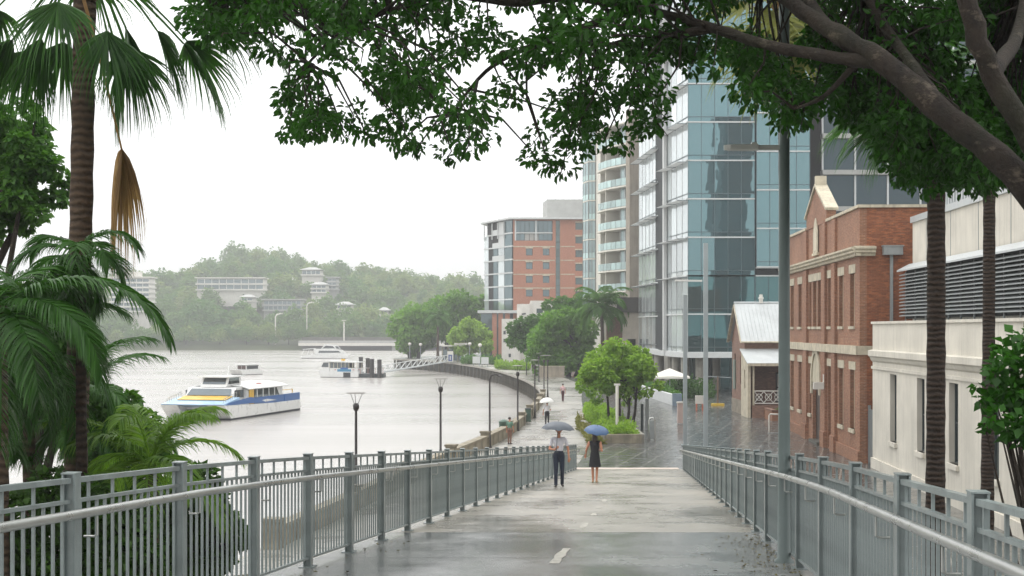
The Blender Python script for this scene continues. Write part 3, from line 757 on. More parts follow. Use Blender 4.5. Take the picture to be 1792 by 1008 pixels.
# ================================================================== GLASS TOWER
M_GL = glass_mat('tower_glass', '#17393f', '#9cc4ca', 0.36, 0.015, 0.02)
M_GL_D = glass_mat('tower_glass_dark', '#103438', '#7fb3b6', 0.26, 0.015, 0.02)
M_GL_W = glass_mat('fritted_glass', '#c3cccd', '#eef4f5', 0.4, 0.05)
M_MULL = plain('aluminium', '#5f6d72', 0.35, 0.06, 2, metallic=0.6)
M_PALE = plain('pale_cladding', '#c9cccb', 0.5, 0.05, 1)
def pane_wall(parent, p, q, z0, floors, fh, bay, gl, name='pane', shade=False, spandrel=True, skip=None, rng=random.Random(2), thin=False):
    """curtain wall from ground point p to q: each pane an object, mullions and floor transoms as parts"""
    p, q = Vector((*p, 0)), Vector((*q, 0)); t = (q - p); Lg = t.length; t.normalize(); nrm = Vector((t.y, -t.x, 0))
    n = max(1, round(Lg / bay)); w = Lg / n
    ang = math.atan2(t.y, t.x)
    pm = MB().bx(.02, w - .02, 0, .03, 0.02, fh * .86 - .02).mesh(name, gl)
    sm = MB().bx(.02, w - .02, 0, .03, 0.02, fh * .14 - .02).mesh('spandrel', gl)
    for f in range(floors):
        z = z0 + f * fh
        for k in range(n):
            o = link(name, pm, parent, p + t * (k * w) + Vector((0, 0, z + fh * .14)), 0)
            tl = .05 if thin else .32; o.rotation_euler = (R(rng.uniform(-tl, tl)), 0, ang + R(rng.uniform(-tl, tl)))
            if spandrel: link('spandrel', sm, parent, p + t * (k * w) + Vector((0, 0, z)), ang)
    zt = z0 + floors * fh
    for k in range(n + 1):
        c = p + t * (k * w)
        MB().bar(c + Vector((0, 0, z0)) + nrm * .03, c + Vector((0, 0, zt)) + nrm * (.0 if thin else .03), .04 if thin else .05, .03 if thin else .1, up=nrm).build('mullion', M_PALE if thin else M_MULL, parent)
    for f in range(floors + 1):
        z = z0 + f * fh
        for h, e, ww in ((0, .16, .14), (.14 * fh, .07, .06)):
            if f == floors and h: continue
            a, b = p + Vector((0, 0, z + h)) + nrm * e * .5, q + Vector((0, 0, z + h)) + nrm * e * .5
            MB().bar(a, b, e + .06, ww).build('transom', M_PALE if h == 0 else M_MULL, parent)
        if shade and f > 1:
            a, b = p + Vector((0, 0, z - .12)), q + Vector((0, 0, z - .12))
            for j in range(5):
                o_ = nrm * (.25 + .2 * j)
                MB().bar(a + o_, b + o_, .12, .04).build('sunshade_blade', M_PALE, parent)
            for k in range(0, n + 1, 2):
                c = p + t * (k * w) + Vector((0, 0, z - .16)); MB().bar(c + nrm * .1, c + nrm * 1.15, .05, .07).build('sunshade_arm', M_MULL, parent)
FH, ZS, NF = 4.05, 4.33, 11
T = thing('glass_tower', 'tall blue glass office tower with sunshades and pale frame behind the cottage', 'tower')
A, Bc, Cc, Dc = (17.3, 159.6), (18.56, 150.0), (25.6, 150.0), (31.2, 150.0)
ZT = ZS + NF * FH
pane_wall(T, A, Bc, ZS, NF, FH, 2.4, M_GL_W, shade=True, thin=True)
pane_wall(T, Bc, Cc, ZS, 2, FH, 1.4, M_GL_D)  # lowest floors: dark reflection of trees put into a darker, greener glass
pane_wall(T, Bc, Cc, ZS + 2 * FH, NF - 2, FH, 1.4, M_GL)
pane_wall(T, (25.7, 149.5), (31.3, 149.5), ZS + 2 * FH + .9, NF - 2, FH, 1.4, M_GL)
pane_wall(T, (25.7, 150.2), (31.3, 150.2), ZS, 2, FH, 1.4, M_GL_D)  # tree reflections again put into the darker glass colour
MB().prism([(17.6, 159.5), (18.8, 150.12), (31.2, 150.3), (31.2, 175), (17.6, 175)], ZS + .05, ZT).build('core', plain('tower_core', '#20282a', 0.8), T)
MB().bx(25.7, 31.3, 149.5, 150.15, ZS + 2 * FH + .75, ZS + 2 * FH + .88).build('box_soffit', M_PALE, T)
MB().prism([(16.95, 160.2), (17.35, 160.2), (17.3, 159.0), (16.95, 159.0)], ZS - .4, ZT).build('edge_fin', M_PALE, T)
MB().prism([(16.95, 160.3), (18.3, 149.6), (31.4, 149.3), (31.4, 175), (16.95, 175)], ZS - .55, ZS - .02).build('soffit', M_PALE, T)
for x, d in ((18.6, 153), (20.0, 151.6), (24.5, 151.6), (29.5, 151.6), (18.2, 158), (18.5, 165), (23, 160)):
    MB().lathe([(.45, 0), (.45, ZS - .55)], (x, d, 0), 18).build('column', M_CONC, T)
MB().bx(19, 31, 162, 162.2, 0, ZS - .55).build('lobby_glass', M_GL_D, T)
for k in range(9): MB().bx(19 + k * 1.45, 19.08 + k * 1.45, 161.85, 161.99, 0, ZS - .55).build('lobby_mullion', M_MULL, T)
# second, set-back block of the same tower
A2, B2 = (16.7, 187.0), (17.85, 171.0)
pane_wall(T, A2, B2, ZS, NF, FH, 2.7, M_GL_W, shade=True, thin=True)
pane_wall(T, B2, (19.6, 170.6), ZS, NF, FH, 1.75, M_GL_D)
MB().prism([(16.95, 187), (18.1, 171.3), (19.6, 170.9), (30, 176), (30, 187)], ZS, ZT).build('core', MATS['tower_core'], T)
MB().prism([(16.5, 187.3), (17.7, 170.6), (19.6, 170.3), (30, 175.5), (30, 187.3)], ZS - .5, ZS - .02).build('soffit', M_PALE, T)
for x, d in ((17.9, 173), (17.6, 178), (17.3, 184)): MB().lathe([(.6, 0), (.6, ZS - .5)], (x, d, 0), 18).build('column', M_CONC, T)
# dark office wing to the right of the tower
M_WING = glass_mat('wing_glass', '#101d22', '#6a8894', 0.12, 0.02)
W2 = thing('office_wing', 'dark glazed office wing with pale floor bands right of the tower', 'office building')
for f in range(9):
    z = ZS + f * 3.9
    MB().bx(33.2, 62, 152.0, 153.2, z - .5, z).build('floor_band', M_GREYP, W2)
    for k in range(8): MB().bx(33.4 + k * 3.5, 36.7 + k * 3.5, 152.6, 152.66, z + .02, z + 3.36).build('pane', M_WING, W2)
    for k in range(9): MB().bx(33.2 + k * 3.5, 33.38 + k * 3.5, 152.4, 152.7, z + .01, z + 3.38).build('mullion', M_PALE, W2)
MB().bx(33.2, 62, 153.3, 175, 0, ZS + 9 * 3.9).build('core', MATS['tower_core'], W2)
# neighbour tower behind the viewpoint, seen only mirrored in the glass
NB = thing('mirrored_tower', 'dark tower seen mirrored in the glass of the blue office tower', 'tower', (52, -60, 0))
MB().bx(0, 8.4, -12, 0, 0, 62).build('body', plain('mirrored_body', '#3c4a4c', 0.6), NB)
for f in range(15): MB().bx(-.2, 8.6, .01, .3, f * 4 + 2.4, f * 4 + 3.6).build('floor_band', MATS['mirrored_body'] if f % 2 else M_DARK_F, NB)

# ================================================================== WHITE APARTMENT BLOCK
M_APT = plain('apartment_white', '#d9d6cb', 0.6, 0.04, 0.6)
M_BAL = glass_mat('balcony_glass', '#9fb9b6', '#dcebea', 0.15, 0.05)
M_APW = glass_mat('apartment_glass', '#7f9395', '#ccdcdc', 0.2, 0.03)
Ap = thing('apartment_block', 'white apartment block with curved glass balconies beside the glass tower', 'apartment building')
fh = 3.0; zb = 12.3; nfl = 8
pA, pB = Vector((gx(1053, 213), 213)), Vector((gx(1105, 202), 202))
dv = (pB - pA); Lb = dv.length; dv.normalize(); nv = Vector((dv.y, -dv.x))          # outward (towards river)
if nv.x > 0: nv = -nv
def ap(s, o): q = pA + dv * s + nv * o; return (q.x, q.y)
for f in range(nfl + 1):
    z = zb + f * fh
    prof = [ap(s, 0.35 + 1.1 * math.sin(math.pi * (0.15 + 0.75 * s / Lb))) for s in np.linspace(0, Lb, 9)]
    MB().prism(prof + [ap(Lb, -2.2), ap(0, -2.2)], z - .22, z).build('balcony_slab', M_APT, Ap)
    if f == nfl: break
    for i in range(8):
        if i in (0,): continue
        a, b = Vector((*prof[i], 0)), Vector((*prof[i + 1], 0))
        MB().bar(a.lerp(b, .04) + Vector((0, 0, z + .55)), a.lerp(b, .96) + Vector((0, 0, z + .55)), .03, 1.0).build('balustrade_pane', M_BAL, Ap)
    MB().bar((*ap(Lb * .37, -2.0), z + fh / 2 - .11), (*ap(Lb * .37, 1.1), z + fh / 2 - .11), .16, fh - .24).build('party_wall', M_APT, Ap)
    MB().bar((*ap(.1, -2.1), z + fh / 2 - .11), (*ap(Lb * .66, -2.1), z + fh / 2 - .11), .2, fh - .24).build('recess_wall', M_GREYP, Ap)
    MB().bar((*ap(Lb * .67, .1), z + fh / 2 - .11), (*ap(Lb * .99, .1), z + fh / 2 - .11), .12, fh - .24).build('glazing', M_APW, Ap)
    for k in range(3): MB().bar((*ap(Lb * (.68 + .15 * k), .2), z + fh / 2 - .11), (*ap(Lb * (.69 + .15 * k), .2), z + fh / 2 - .11), .1, fh - .24).build('mullion', M_PALE, Ap)
    MB().bar((*ap(.3, -1.95), z + 1.2), (*ap(Lb * .34, -1.95), z + 1.2), .08, 2.2).build('sliding_door', M_APW, Ap)
zt = zb + nfl * fh
core = [ap(0.0, 0.2), ap(0, -2.3), ap(Lb, -2.3), ap(Lb + 1.4, -2.3), (33, 205), (33, 226), (gx(1021, 224) + 1.0, 226), (gx(1024, 222), 222.6), (gx(1042, 220), 220)]
MB().prism(core, 0.5, zt + .8).build('core', M_APT, Ap)
MB().prism([ap(Lb + .1, .9), ap(Lb + 1.5, .9), ap(Lb + 1.5, -2.2), ap(Lb + .1, -2.2)], 8, zt + 1.5).build('end_pier', plain('taupe_pier', '#9b9386', 0.7, 0.1, 0.8, streak=0.4), Ap)
# corner bay windows
b0, b1, b2 = Vector((gx(1020, 222.5), 222.5)), Vector((gx(1030, 219.5), 219.5)), Vector((gx(1042, 219.3), 219.3))
for f in range(-1, nfl + 1):
    z = zb + f * fh - .6
    MB().prism([tuple(b0), tuple(b1), tuple(b2), (b2.x, b2.y + 3), (b0.x + .6, b0.y + 3)], z - .15, z + .05).build('bay_slab', M_APT, Ap)
    for u, v in ((b0, b1), (b1, b2)):
        a, b = Vector((*u.lerp(v, .03), 0)), Vector((*u.lerp(v, .97), 0))
        MB().bar(a + Vector((0, 0, z + .5)), b + Vector((0, 0, z + .5)), .06, .85).build('bay_apron', M_BAL, Ap)
        for (s0, s1) in ((.02, .48), (.52, .98)):
            MB().bar(a.lerp(b, s0) + Vector((0, .06, z + 1.88)), a.lerp(b, s1) + Vector((0, .06, z + 1.88)), .05, 1.85).build('bay_pane', M_APW, Ap)
        for s in (0, .5, 1): MB().bar(a.lerp(b, s) + Vector((0, 0, z + .1)), a.lerp(b, s) + Vector((0, 0, z + 2.85)), .12, .12).build('bay_mullion', M_GREY_M, Ap)
    MB().prism([(b0.x + .3, b0.y + .6), (b1.x + .2, b1.y + .9), (b2.x - .2, b2.y + .9), (b2.x, b2.y + 3), (b0.x + .8, b0.y + 3)], z + .06, z + 2.84).build('bay_room', M_VOID, Ap)
    MB().bx(b2.x + .3, b2.x + .85, b2.y + .58, b2.y + .66, z + 1.2, z + 2.5).build('slot_window', M_DARK_F, Ap)
# podium beside it
Po = thing('podium', 'pale stone podium with dark parapet planter at the foot of the apartments', 'podium building')
MB().bx(gx(1088, 190), 17.2, 188, 189, 0, 9.0).build('wall', plain('pale_stone', '#c4bcae', 0.75, 0.1, 1, streak=0.2), Po)
MB().bx(gx(1078, 190), 17.25, 187.6, 188.8, 9.01, 11.0).build('parapet', plain('charcoal_parapet', '#4d4a46', 0.7), Po)
MB().bx(gx(1098, 188), gx(1112, 188), 187.8, 187.98, 1.5, 5.5).build('opening', M_VOID, Po)
MB().bx(gx(1060, 192), gx(1087, 192), 190, 191, 0, 8.4).build('brick_wall', M_BRICK_D, Po)

# ================================================================== BRICK OFFICE BLOCK
M_BR3 = brick_mat('office_brick', '#b97b60', '#a86c53', '#b0917e', dirt=0.15)
M_GL3 = glass_mat('office_glass', '#33474c', '#a8bcc0', 0.25, 0.03)
Of = thing('brick_office', 'red brick office block with glazed corner and flat overhanging roof', 'office building')
d0 = 310; xa, xb = .25, 18.5
zrow = lambda py: zy(py, d0)
wins = []
for r_, py in enumerate((440, 464, 488, 512)):
    for c0, c1 in ((920.5, 932), (950, 961.5)): wins.append((gx(c0, d0), gx(c1, d0), zrow(py + 7), zrow(py - 5)))
for r_, py in enumerate((396, 420, 444, 468, 492, 516)):
    wins.append((gx(1007, d0), gx(1019.5, d0), zrow(py + 6), zrow(py - 6)))
top_op = [(gx(902, d0), gx(967, d0), zrow(421), zrow(386))]
slot_op = [(gx(972.5, d0), gx(980, d0), zrow(525), zrow(386))]
wall_open(MB(), 'x', xa, xb, 4, zrow(384), d0, d0 + .5, wins + top_op + slot_op).build('wall', M_BR3, Of)
for a, b, u, v in wins:
    window(Of, 'x', a, b, u, v, d0 + .25, 1, frame=M_DARK_F, glass=M_GL3, bars=(1, 0), fw=.08)
    MB().bx(a - .1, b + .1, d0 - .06, d0 - .002, v + .04, v + .3).build('lintel', M_TRIM, Of)
a, b, u, v = slot_op[0]
for k in range(11): MB().bx(a, b, d0 + .3, d0 + .35, u + (v - u) * k / 11 + .05, u + (v - u) * (k + 1) / 11 - .05).build('slot_pane', M_GL3, Of)
a, b, u, v = top_op[0]
for lv, (u0, v0) in enumerate(((zrow(420.5), zrow(409)), (zrow(406), zrow(387)))):
    for k in range(8):
        MB().bx(a + (b - a) * k / 8 + .05, a + (b - a) * (k + 1) / 8 - .05, d0 + .3, d0 + .36, u0, v0).build('top_pane', M_GL3 if not (lv == 0 and 2 <= k <= 4) else M_GREYP, Of)
MB().bx(a, b, d0 - .1, d0 + .5, zrow(408.5), zrow(406.5)).build('top_ledge', M_PALE, Of)
for px in (902, 938): MB().bx(gx(px, d0) - .15, gx(px, d0) + .15, d0 - .05, d0 + .29, zrow(421), zrow(386)).build('top_post', M_PALE, Of)
for py in (431.5, 455.5, 480, 504): MB().bx(xa, gx(971, d0), d0 - .05, d0 - .003, zrow(py + .8), zrow(py - .8)).bx(gx(981, d0), gx(1006, d0), d0 - .05, d0 - .003, zrow(py + .8), zrow(py - .8)).build('stone_band', M_TRIM, Of)
MB().prism([(xa, d0 + .6), (xb, d0 + .6), (xb, d0 + 24), (-4, d0 + 24), (-5.6, d0 + 13.2)], 4, zrow(384)).build('core', M_VOID, Of)
# glazed river side
pL, pR = Vector((-6.2, 323)), Vector((.2, 310))
def ol(s): q = pL.lerp(pR, s); return Vector((q.x, q.y, 0))
for f in range(7):
    z0_, z1_ = zrow(384) - 2.9 * (7 - f), zrow(384) - 2.9 * (6 - f)
    for k, (s0, s1, kind) in enumerate(((0, .16, 'w'), (.16, .32, 'd'), (.32, .5, 'g'), (.5, .72, 'w'), (.72, .99, 'g'))):
        m_ = {'w': M_GL_W, 'd': M_VOID, 'g': M_GL3}[kind]
        if f >= 5: m_ = M_VOID if k in (1, 2) else (M_PALE if k == 3 else m_)
        if f == 6 and k == 0: continue
        MB().bar(ol(s0) + Vector((0, 0, (z0_ + z1_) / 2)), ol(s1 - .015) + Vector((0, 0, (z0_ + z1_) / 2)), .1, 2.6).build('river_pane', m_, Of)
    MB().bar(ol(0 if f < 6 else .1) + Vector((0, 0, z0_)), ol(1) + Vector((0, 0, z0_)), .5, .3).build('river_slab', M_PALE, Of)
    if f >= 4: MB().bar(ol(.3) + Vector((0, 0, z0_ + .6)), ol(.72) + Vector((0, 0, z0_ + .6)), .3, 1.0).build('river_balustrade', M_PALE, Of)
for s in (.02, .3, .5, .72): MB().bar(ol(s) + Vector((-.2, -.2, zrow(415))), ol(s) + Vector((-.2, -.2, zrow(386))), .25, .25).build('canopy_post', M_PALE, Of)
zt = zrow(384)
MB().prism([(-7.2, 324), (-.6, 308.6), (xb, 308.8), (xb, 335), (-5, 335)], zt, zt + .35).build('roof', M_PALE, Of)
MB().bx(gx(957, 318), 20, 318, 330, zt + .36, zy(349, 318)).prism([(gx(950, 325), 325), (gx(957, 318), 318), (gx(957, 318), 330)], zt + .36, zy(350, 318)).build('plant_room', M_GREYP, Of)
MB().bx(-7.5, 2.4, 309, 323, zrow(548), zrow(543)).build('podium_slab', M_PALE, Of)
for px in (861, 872, 884): MB().bx(gx(px, 308), gx(px, 308) + 1.0, 309.5, 310.5, -1, zrow(548)).build('podium_column', M_BR3, Of)
MB().bx(-6.8, 2.0, 312, 322, 0, zrow(549)).build('podium_wall', M_GL3, Of)
# white building in front of it
Wh = thing('white_house', 'plain white walled building below the brick office block', 'building')
MB().bx(gx(905, 285), gx(928, 285), 285, 300, 0, zy(532, 285)).build('tall_wall', M_WHITE, Wh)
wall_open(MB(), 'x', gx(928, 285), gx(1000, 285), 0, zy(526, 285), 286, 286.4, [(gx(939, 286), gx(950, 286), zy(548, 286), zy(540, 286))]).build('long_wall', M_WHITE, Wh)
window(Wh, 'x', gx(939, 286), gx(950, 286), zy(548, 286), zy(540, 286), 286.2, 1, frame=M_DARK_F, glass=M_GL3, bars=(1, 0))
MB().bx(gx(878, 280), gx(910, 280), 280, 284.9, 0, zy(558, 280)).build('lower_wall', M_WHITE, Wh)
MB().bx(gx(928, 287), gx(1000, 287), 286.41, 299, 0, zy(528, 285)).build('core', M_WHITE, Wh)
for px, py in ((883, 582), (883, 596), (892, 622)): MB().bx(gx(px - 2, 280), gx(px + 2, 280), 279.95, 279.99, zy(py + 3, 280), zy(py - 3, 280)).build('vent', M_DARK_F, Wh)
MB().bar((gx(914, 285), 284.9, zy(550, 285)), (gx(919, 285), 283.6, zy(549, 285)), .25, .3).build('wall_lamp', M_DARK_F, Wh)

# ================================================================== HOUSES ON THE HILL
M_HROOF = plain('pale_tin_roof', '#a5a7a3', .6, .1, .5)
def far_house(name, label, cat, px0, px1, py0, py1, d, floors, roof='flat', m=M_WHITE, bays=5, glass=M_GL3, skirt=8):
    x0, x1 = gx(px0, d), gx(px1, d); zt, zb_ = zy(py0, d), zy(py1, d)
    h = thing(name, label, cat, ((x0 + x1) / 2, d, zb_)); w = (x1 - x0) / 2; H = zt - zb_
    MB().bx(-w + .5, w - .5, 1.2, 12, -skirt, H - .05).build('wall', m, h)
    fh_ = H / floors
    for f in range(floors):
        MB().bx(-w, w, 0, 12.2, f * fh_ - .35, f * fh_ + .35).build('floor_slab', m, h)
        for k in range(bays):
            a = -w + .6 + (2 * w - 1.2) * k / bays; b = -w + .6 + (2 * w - 1.2) * (k + 1) / bays
            MB().bx(a + .2, b - .2, 1.05, 1.15, f * fh_ + .4, (f + 1) * fh_ - .5).build('window', glass, h)
    if roof == 'flat': MB().bx(-w - .4, w + .4, -.4, 12.6, H, H + .5).build('roof', m, h)
    else:
        mb = MB(); rr = 1.5
        base = [(-w - .6, -.6, H), (w + .6, -.6, H), (w + .6, 12.8, H), (-w - .6, 12.8, H)]; t0, t1 = (-w * .35, 6, H + rr), (w * .35, 6, H + rr)
        mb.face(base[0], base[1], t1, t0); mb.face(base[2], base[3], t0, t1); mb.face(base[1], base[2], t1); mb.face(base[3], base[0], t0); mb.face(*base[::-1])
        mb.build('roof', M_HROOF, h)
    return h
h = far_house('hill_apartments', 'white seven-storey apartment block at the wooded far shore', 'apartment building', 191, 262, 486, 545, 640, 7, bays=6, skirt=20)
MB().bx(-7, 3, 2, 11, zy(486, 640) - zy(545, 640) + .5, zy(475, 640) - zy(545, 640)).build('penthouse', M_WHITE, h)
far_house('hill_house', 'long white two-storey house with many windows high on the hill', 'house', 342, 462, 487, 507, 690, 2, bays=9)
far_house('hill_house', 'white pyramid-roofed house near the top of the hill', 'house', 526, 562, 472, 481, 730, 1, 'hip', bays=4)
far_house('hill_building', 'grey flat-roofed long building halfway up the hill', 'building', 459, 528, 525, 543, 660, 2, m=M_GREYP, bays=8)
far_house('hill_house', 'small pale house below the pyramid-roofed house', 'house', 543, 572, 498, 512, 700, 2, 'hip', bays=3)
far_house('hill_house', 'low white house with pale hipped roof above the viaduct', 'house', 588, 616, 533, 541, 650, 1, 'hip', bays=3)
far_house('hill_house', 'tall narrow pale house among trees in the middle of the hill', 'house', 571, 590, 486, 506, 715, 3, m=M_GREYP, bays=2)
far_house('hill_house', 'small white house low on the hill near the dark riverside trees', 'house', 662, 680, 543, 551, 655, 1, 'hip', bays=2)
far_house('hill_house', 'small white roofed house just below the long white house', 'house', 420, 443, 520, 527, 670, 1, 'hip', bays=2)
# ================================================================== PLANTS
G_FIG = foliage('fig_leaves', '#11300b', '#37681f', 0.42, 0.36)
G_DARK = foliage('dark_leaves', '#1c3914', '#426625', 0.5, 0.28)
G_MID = foliage('mid_leaves', '#28521e', '#568034', 0.5, 0.35)
G_TREE = foliage('tree_leaves', '#345f20', '#719c3e', .5, .4)
G_BRIGHT = foliage('bright_leaves', '#436a1f', '#8fb044', 0.5, 0.4)
G_FAR = foliage('far_leaves', '#3a5a26', '#688a42', 0.7, 0.3)
G_FAR2 = foliage('far_leaves_pale', '#566d34', '#869a56', 0.7, 0.3)
G_PALM = foliage('palm_leaves', '#1a3d18', '#3f6c28', 0.4, 0.28)
G_PALM_B = foliage('bright_palm_leaves', '#3a6a22', '#7ea040', 0.38, 0.35)
G_PALM_P = foliage('pale_palm_leaves', '#4a5c2a', '#82854a', 0.5, 0.35)
G_DEAD = foliage('dead_frond', '#5f4730', '#a98a62', 0.8, 0.2)
def fig_bark():
    t = NT('fig_bark'); co = t.coord(); n1 = t.noise(t.scale(co, (1, 1, .6)), 5.5, 5, .7); n2 = t.noise(co, 1.6, 4)
    c = t.mix(t.ramp(n1, [(.3, 0.), (.62, 1.)]), lin('#1a1510'), lin('#352c24'))
    c = t.mix(t.ramp(t.noise(t.scale(co, (1, 1, 1.6)), 3.4, 6, .72), [(.57, 0.), (.66, .7)]), c, lin('#6c6255'))
    c = t.mix(t.ramp(n2, [(.5, 0.), (.75, .5)]), c, lin('#2c3320'))
    t.set(Base_Color=c, Roughness=.85, Normal=t.bump(t.math('ADD', n1, t.noise(co, 30, 3)), .8, .02)); return t.m
M_BARK = fig_bark()
def palm_bark(name, a, b):
    t = NT(name); co = t.coord()
    w = t.n('ShaderNodeTexWave', {'Vector': co, 'Scale': 3.2, 'Distortion': 3.0, 'Detail': 3.0, 'Detail Scale': 2.0}, wave_type='BANDS', bands_direction='Z')
    c = t.mix(t.math('ADD', t.math('MULTIPLY', w.outputs['Fac'], .6), t.math('MULTIPLY', t.noise(co, 6, 4), .5)), lin(a), lin(b))
    t.set(Base_Color=c, Roughness=0.9, Normal=t.bump(t.math('ADD', w.outputs['Fac'], t.noise(co, 20, 3)), 0.7, 0.03))
    return t.m
M_PBARK = palm_bark('palm_bark', '#2c221a', '#5c4b3a')
M_PBARK_D = palm_bark('dark_palm_bark', '#17100b', '#3a2b1e')

# ---------------------------------------------------------------- palm fronds
def strips(base, pts, widths, side):
    """one tapering strip: pts (n,3), widths (n), side vector -> verts, quads"""
    n = len(pts); V = np.empty((2 * n, 3)); V[0::2] = pts - side * widths[:, None] / 2; V[1::2] = pts + side * widths[:, None] / 2
    i = np.arange(n - 1)[:, None] * 2
    return V, i + np.array([0, 1, 3, 2])
def feather_mesh(name, rng, L, elev, droop, leaflet, n, mat, wid=0.028, hang=0.6):
    S = np.linspace(0, 1, 15); ang = elev - droop * S ** 1.3
    dx = np.cos(ang) * L / 14; dz = np.sin(ang) * L / 14
    rx = np.concatenate([[0], np.cumsum(dx[:-1])]); rz_ = np.concatenate([[0], np.cumsum(dz[:-1])])
    parts = []
    pts = np.stack([rx, 0 * rx, rz_], 1)
    w = np.linspace(.05, .008, 15) * (L / 2) ** .5
    parts.append(strips(0, pts, w, np.array([0, 1., 0]))); parts.append(strips(0, pts + [0, 0, -.004], w, np.array([-math.sin(elev - droop * .4), .1, math.cos(elev - droop * .4)])))
    for k in range(n):
        s = 0.14 + 0.86 * (k + rng.random() * .6) / n
        p = np.array([np.interp(s, S, rx), 0, np.interp(s, S, rz_)]); a = np.interp(s, S, ang); tg = np.array([math.cos(a), 0, math.sin(a)])
        ll = leaflet * (math.sin(math.pi * (0.12 + 0.80 * s)) ** .6) * rng.uniform(.85, 1.1)
        for sd in (-1, 1):
            d = np.array([0, sd * 1.0, 0]) * (1.0 - .55 * s) + tg * (.45 + .75 * s) + np.array([0, 0, .25 - .2 * rng.random()]); d /= np.linalg.norm(d)
            q = [p.copy()]; dd = d.copy()
            for j in range(4):
                q.append(q[-1] + dd * ll / 4); dd = dd + np.array([0, 0, -hang * (.35 + .25 * j)]) * rng.uniform(.6, 1.2); dd /= np.linalg.norm(dd)
            q = np.array(q); side = np.cross(d, [0, 0, 1.0]); side /= np.linalg.norm(side) + 1e-6
            side = side * .75 + np.array([0, 0, .65]) * rng.choice([-1, 1]); side /= np.linalg.norm(side)
            parts.append(strips(0, q, wid * np.array([.6, 1, .9, .6, .08]), side))
    V, Fc = merge_meshes(parts)
    return quads_mesh(name, V, Fc, mat)
def fan_mesh(name, rng, petiole, fan, elev, nseg, mat, spread=2.3, hang=0.5, wid=0.05):
    """fan palm leaf: stalk along +x at elev, then a fan whose tips hang"""
    ax = np.array([math.cos(elev), 0, math.sin(elev)]); sag = np.array([0, 0, -.18 * petiole])
    pts = np.array([ax * petiole * s + sag * s * s for s in np.linspace(0, 1, 6)])
    parts = [strips(0, pts, np.linspace(.05, .025, 6), np.array([0, 1., 0])), strips(0, pts, np.linspace(.05, .025, 6), np.array([-math.sin(elev), .1, math.cos(elev)]))]
    hub = pts[-1]; e2 = elev - .35; fx_ = np.array([math.cos(e2), 0, math.sin(e2)]); up = np.array([-math.sin(e2), 0, math.cos(e2)])
    for k in range(nseg):
        th = (k / (nseg - 1) - .5) * 2 * spread * .9 + rng.normal() * .03
        d = fx_ * math.cos(th) + np.array([0, 1, 0]) * math.sin(th) + up * (.18 * abs(math.sin(th)) - .05)
        d /= np.linalg.norm(d); ll = fan * (.75 + .25 * math.cos(th * .8)) * rng.uniform(.88, 1.08)
        q = [hub.copy()]; dd = d.copy()
        for j in range(5):
            q.append(q[-1] + dd * ll / 5); dd = dd + np.array([0, 0, -hang * (.05 + .16 * j * j / 4)]) * rng.uniform(.6, 1.4); dd /= np.linalg.norm(dd)
        side = np.cross(d, up) + up * (.5 if k % 2 else -.5); side /= np.linalg.norm(side) + 1e-6
        parts.append(strips(0, np.array(q), wid * np.array([.5, 1.25, 1.15, .6, .3, .04]) * fan, side))
    V, Fc = merge_meshes(parts)
    return quads_mesh(name, V, Fc, mat)
def palm_trunk(parent, base, top, r0, r1, m, rng, boots=True):
    b, t_ = Vector(base), Vector(top); n = 40; mb = MB(); pts, rad = [], []
    for i in range(n + 1):
        s = i / n; p = b.lerp(t_, s) + Vector((math.sin(s * 2.2) * .05, math.cos(s * 3) * .04, 0)); pts.append(p - Vector((0, 0, 0)))
        rad.append((r0 + (r1 - r0) * s) * (1 + (.07 if i % 2 else -.03) * rng.uniform(.5, 1)) * (1 + .5 * math.exp(-s * 14)))
    mb.tube(pts, rad, 14); return mb.build('trunk', m, parent)
def fan_palm(name, label, base, crown, r0, n, petiole, fan, seed, bark=M_PBARK, leaf=G_PALM, group=None, emin=-1.25, nseg=30, az=None):
    rng = np.random.default_rng(seed); rr = random.Random(seed)
    p = thing(name, label, 'palm tree', base, group=group); c = Vector(crown) - Vector(base)
    palm_trunk(p, (0, 0, 0), c, r0, r0 * .85, bark, rr)
    ms = [(e, fan_mesh('frond', rng, petiole * rng.uniform(.85, 1.1), fan * rng.uniform(.9, 1.1), e, nseg, leaf, hang=rng.uniform(.6, 1.2))) for e in np.linspace(1.2, emin, 12)]
    for k in range(n):
        e, m_ = ms[int((k / n) ** .8 * 12) % 12]
        link('frond', m_, p, c + Vector((0, 0, rr.uniform(-.25, .15) + .1 * e)), 2.399 * k + rr.uniform(-.3, .3))
    mb = MB()
    for k in range(26):
        a = 2.399 * k; z = -.55 + .55 * k / 26
        d = Vector((math.cos(a), math.sin(a), 0)); mb.bar(c + d * r0 * .6 + Vector((0, 0, z)), c + d * (r0 + .16) + Vector((0, 0, z + .22)), .09, .03, up=d)
    mb.build('leaf_bases', G_DEAD, p)
    return p
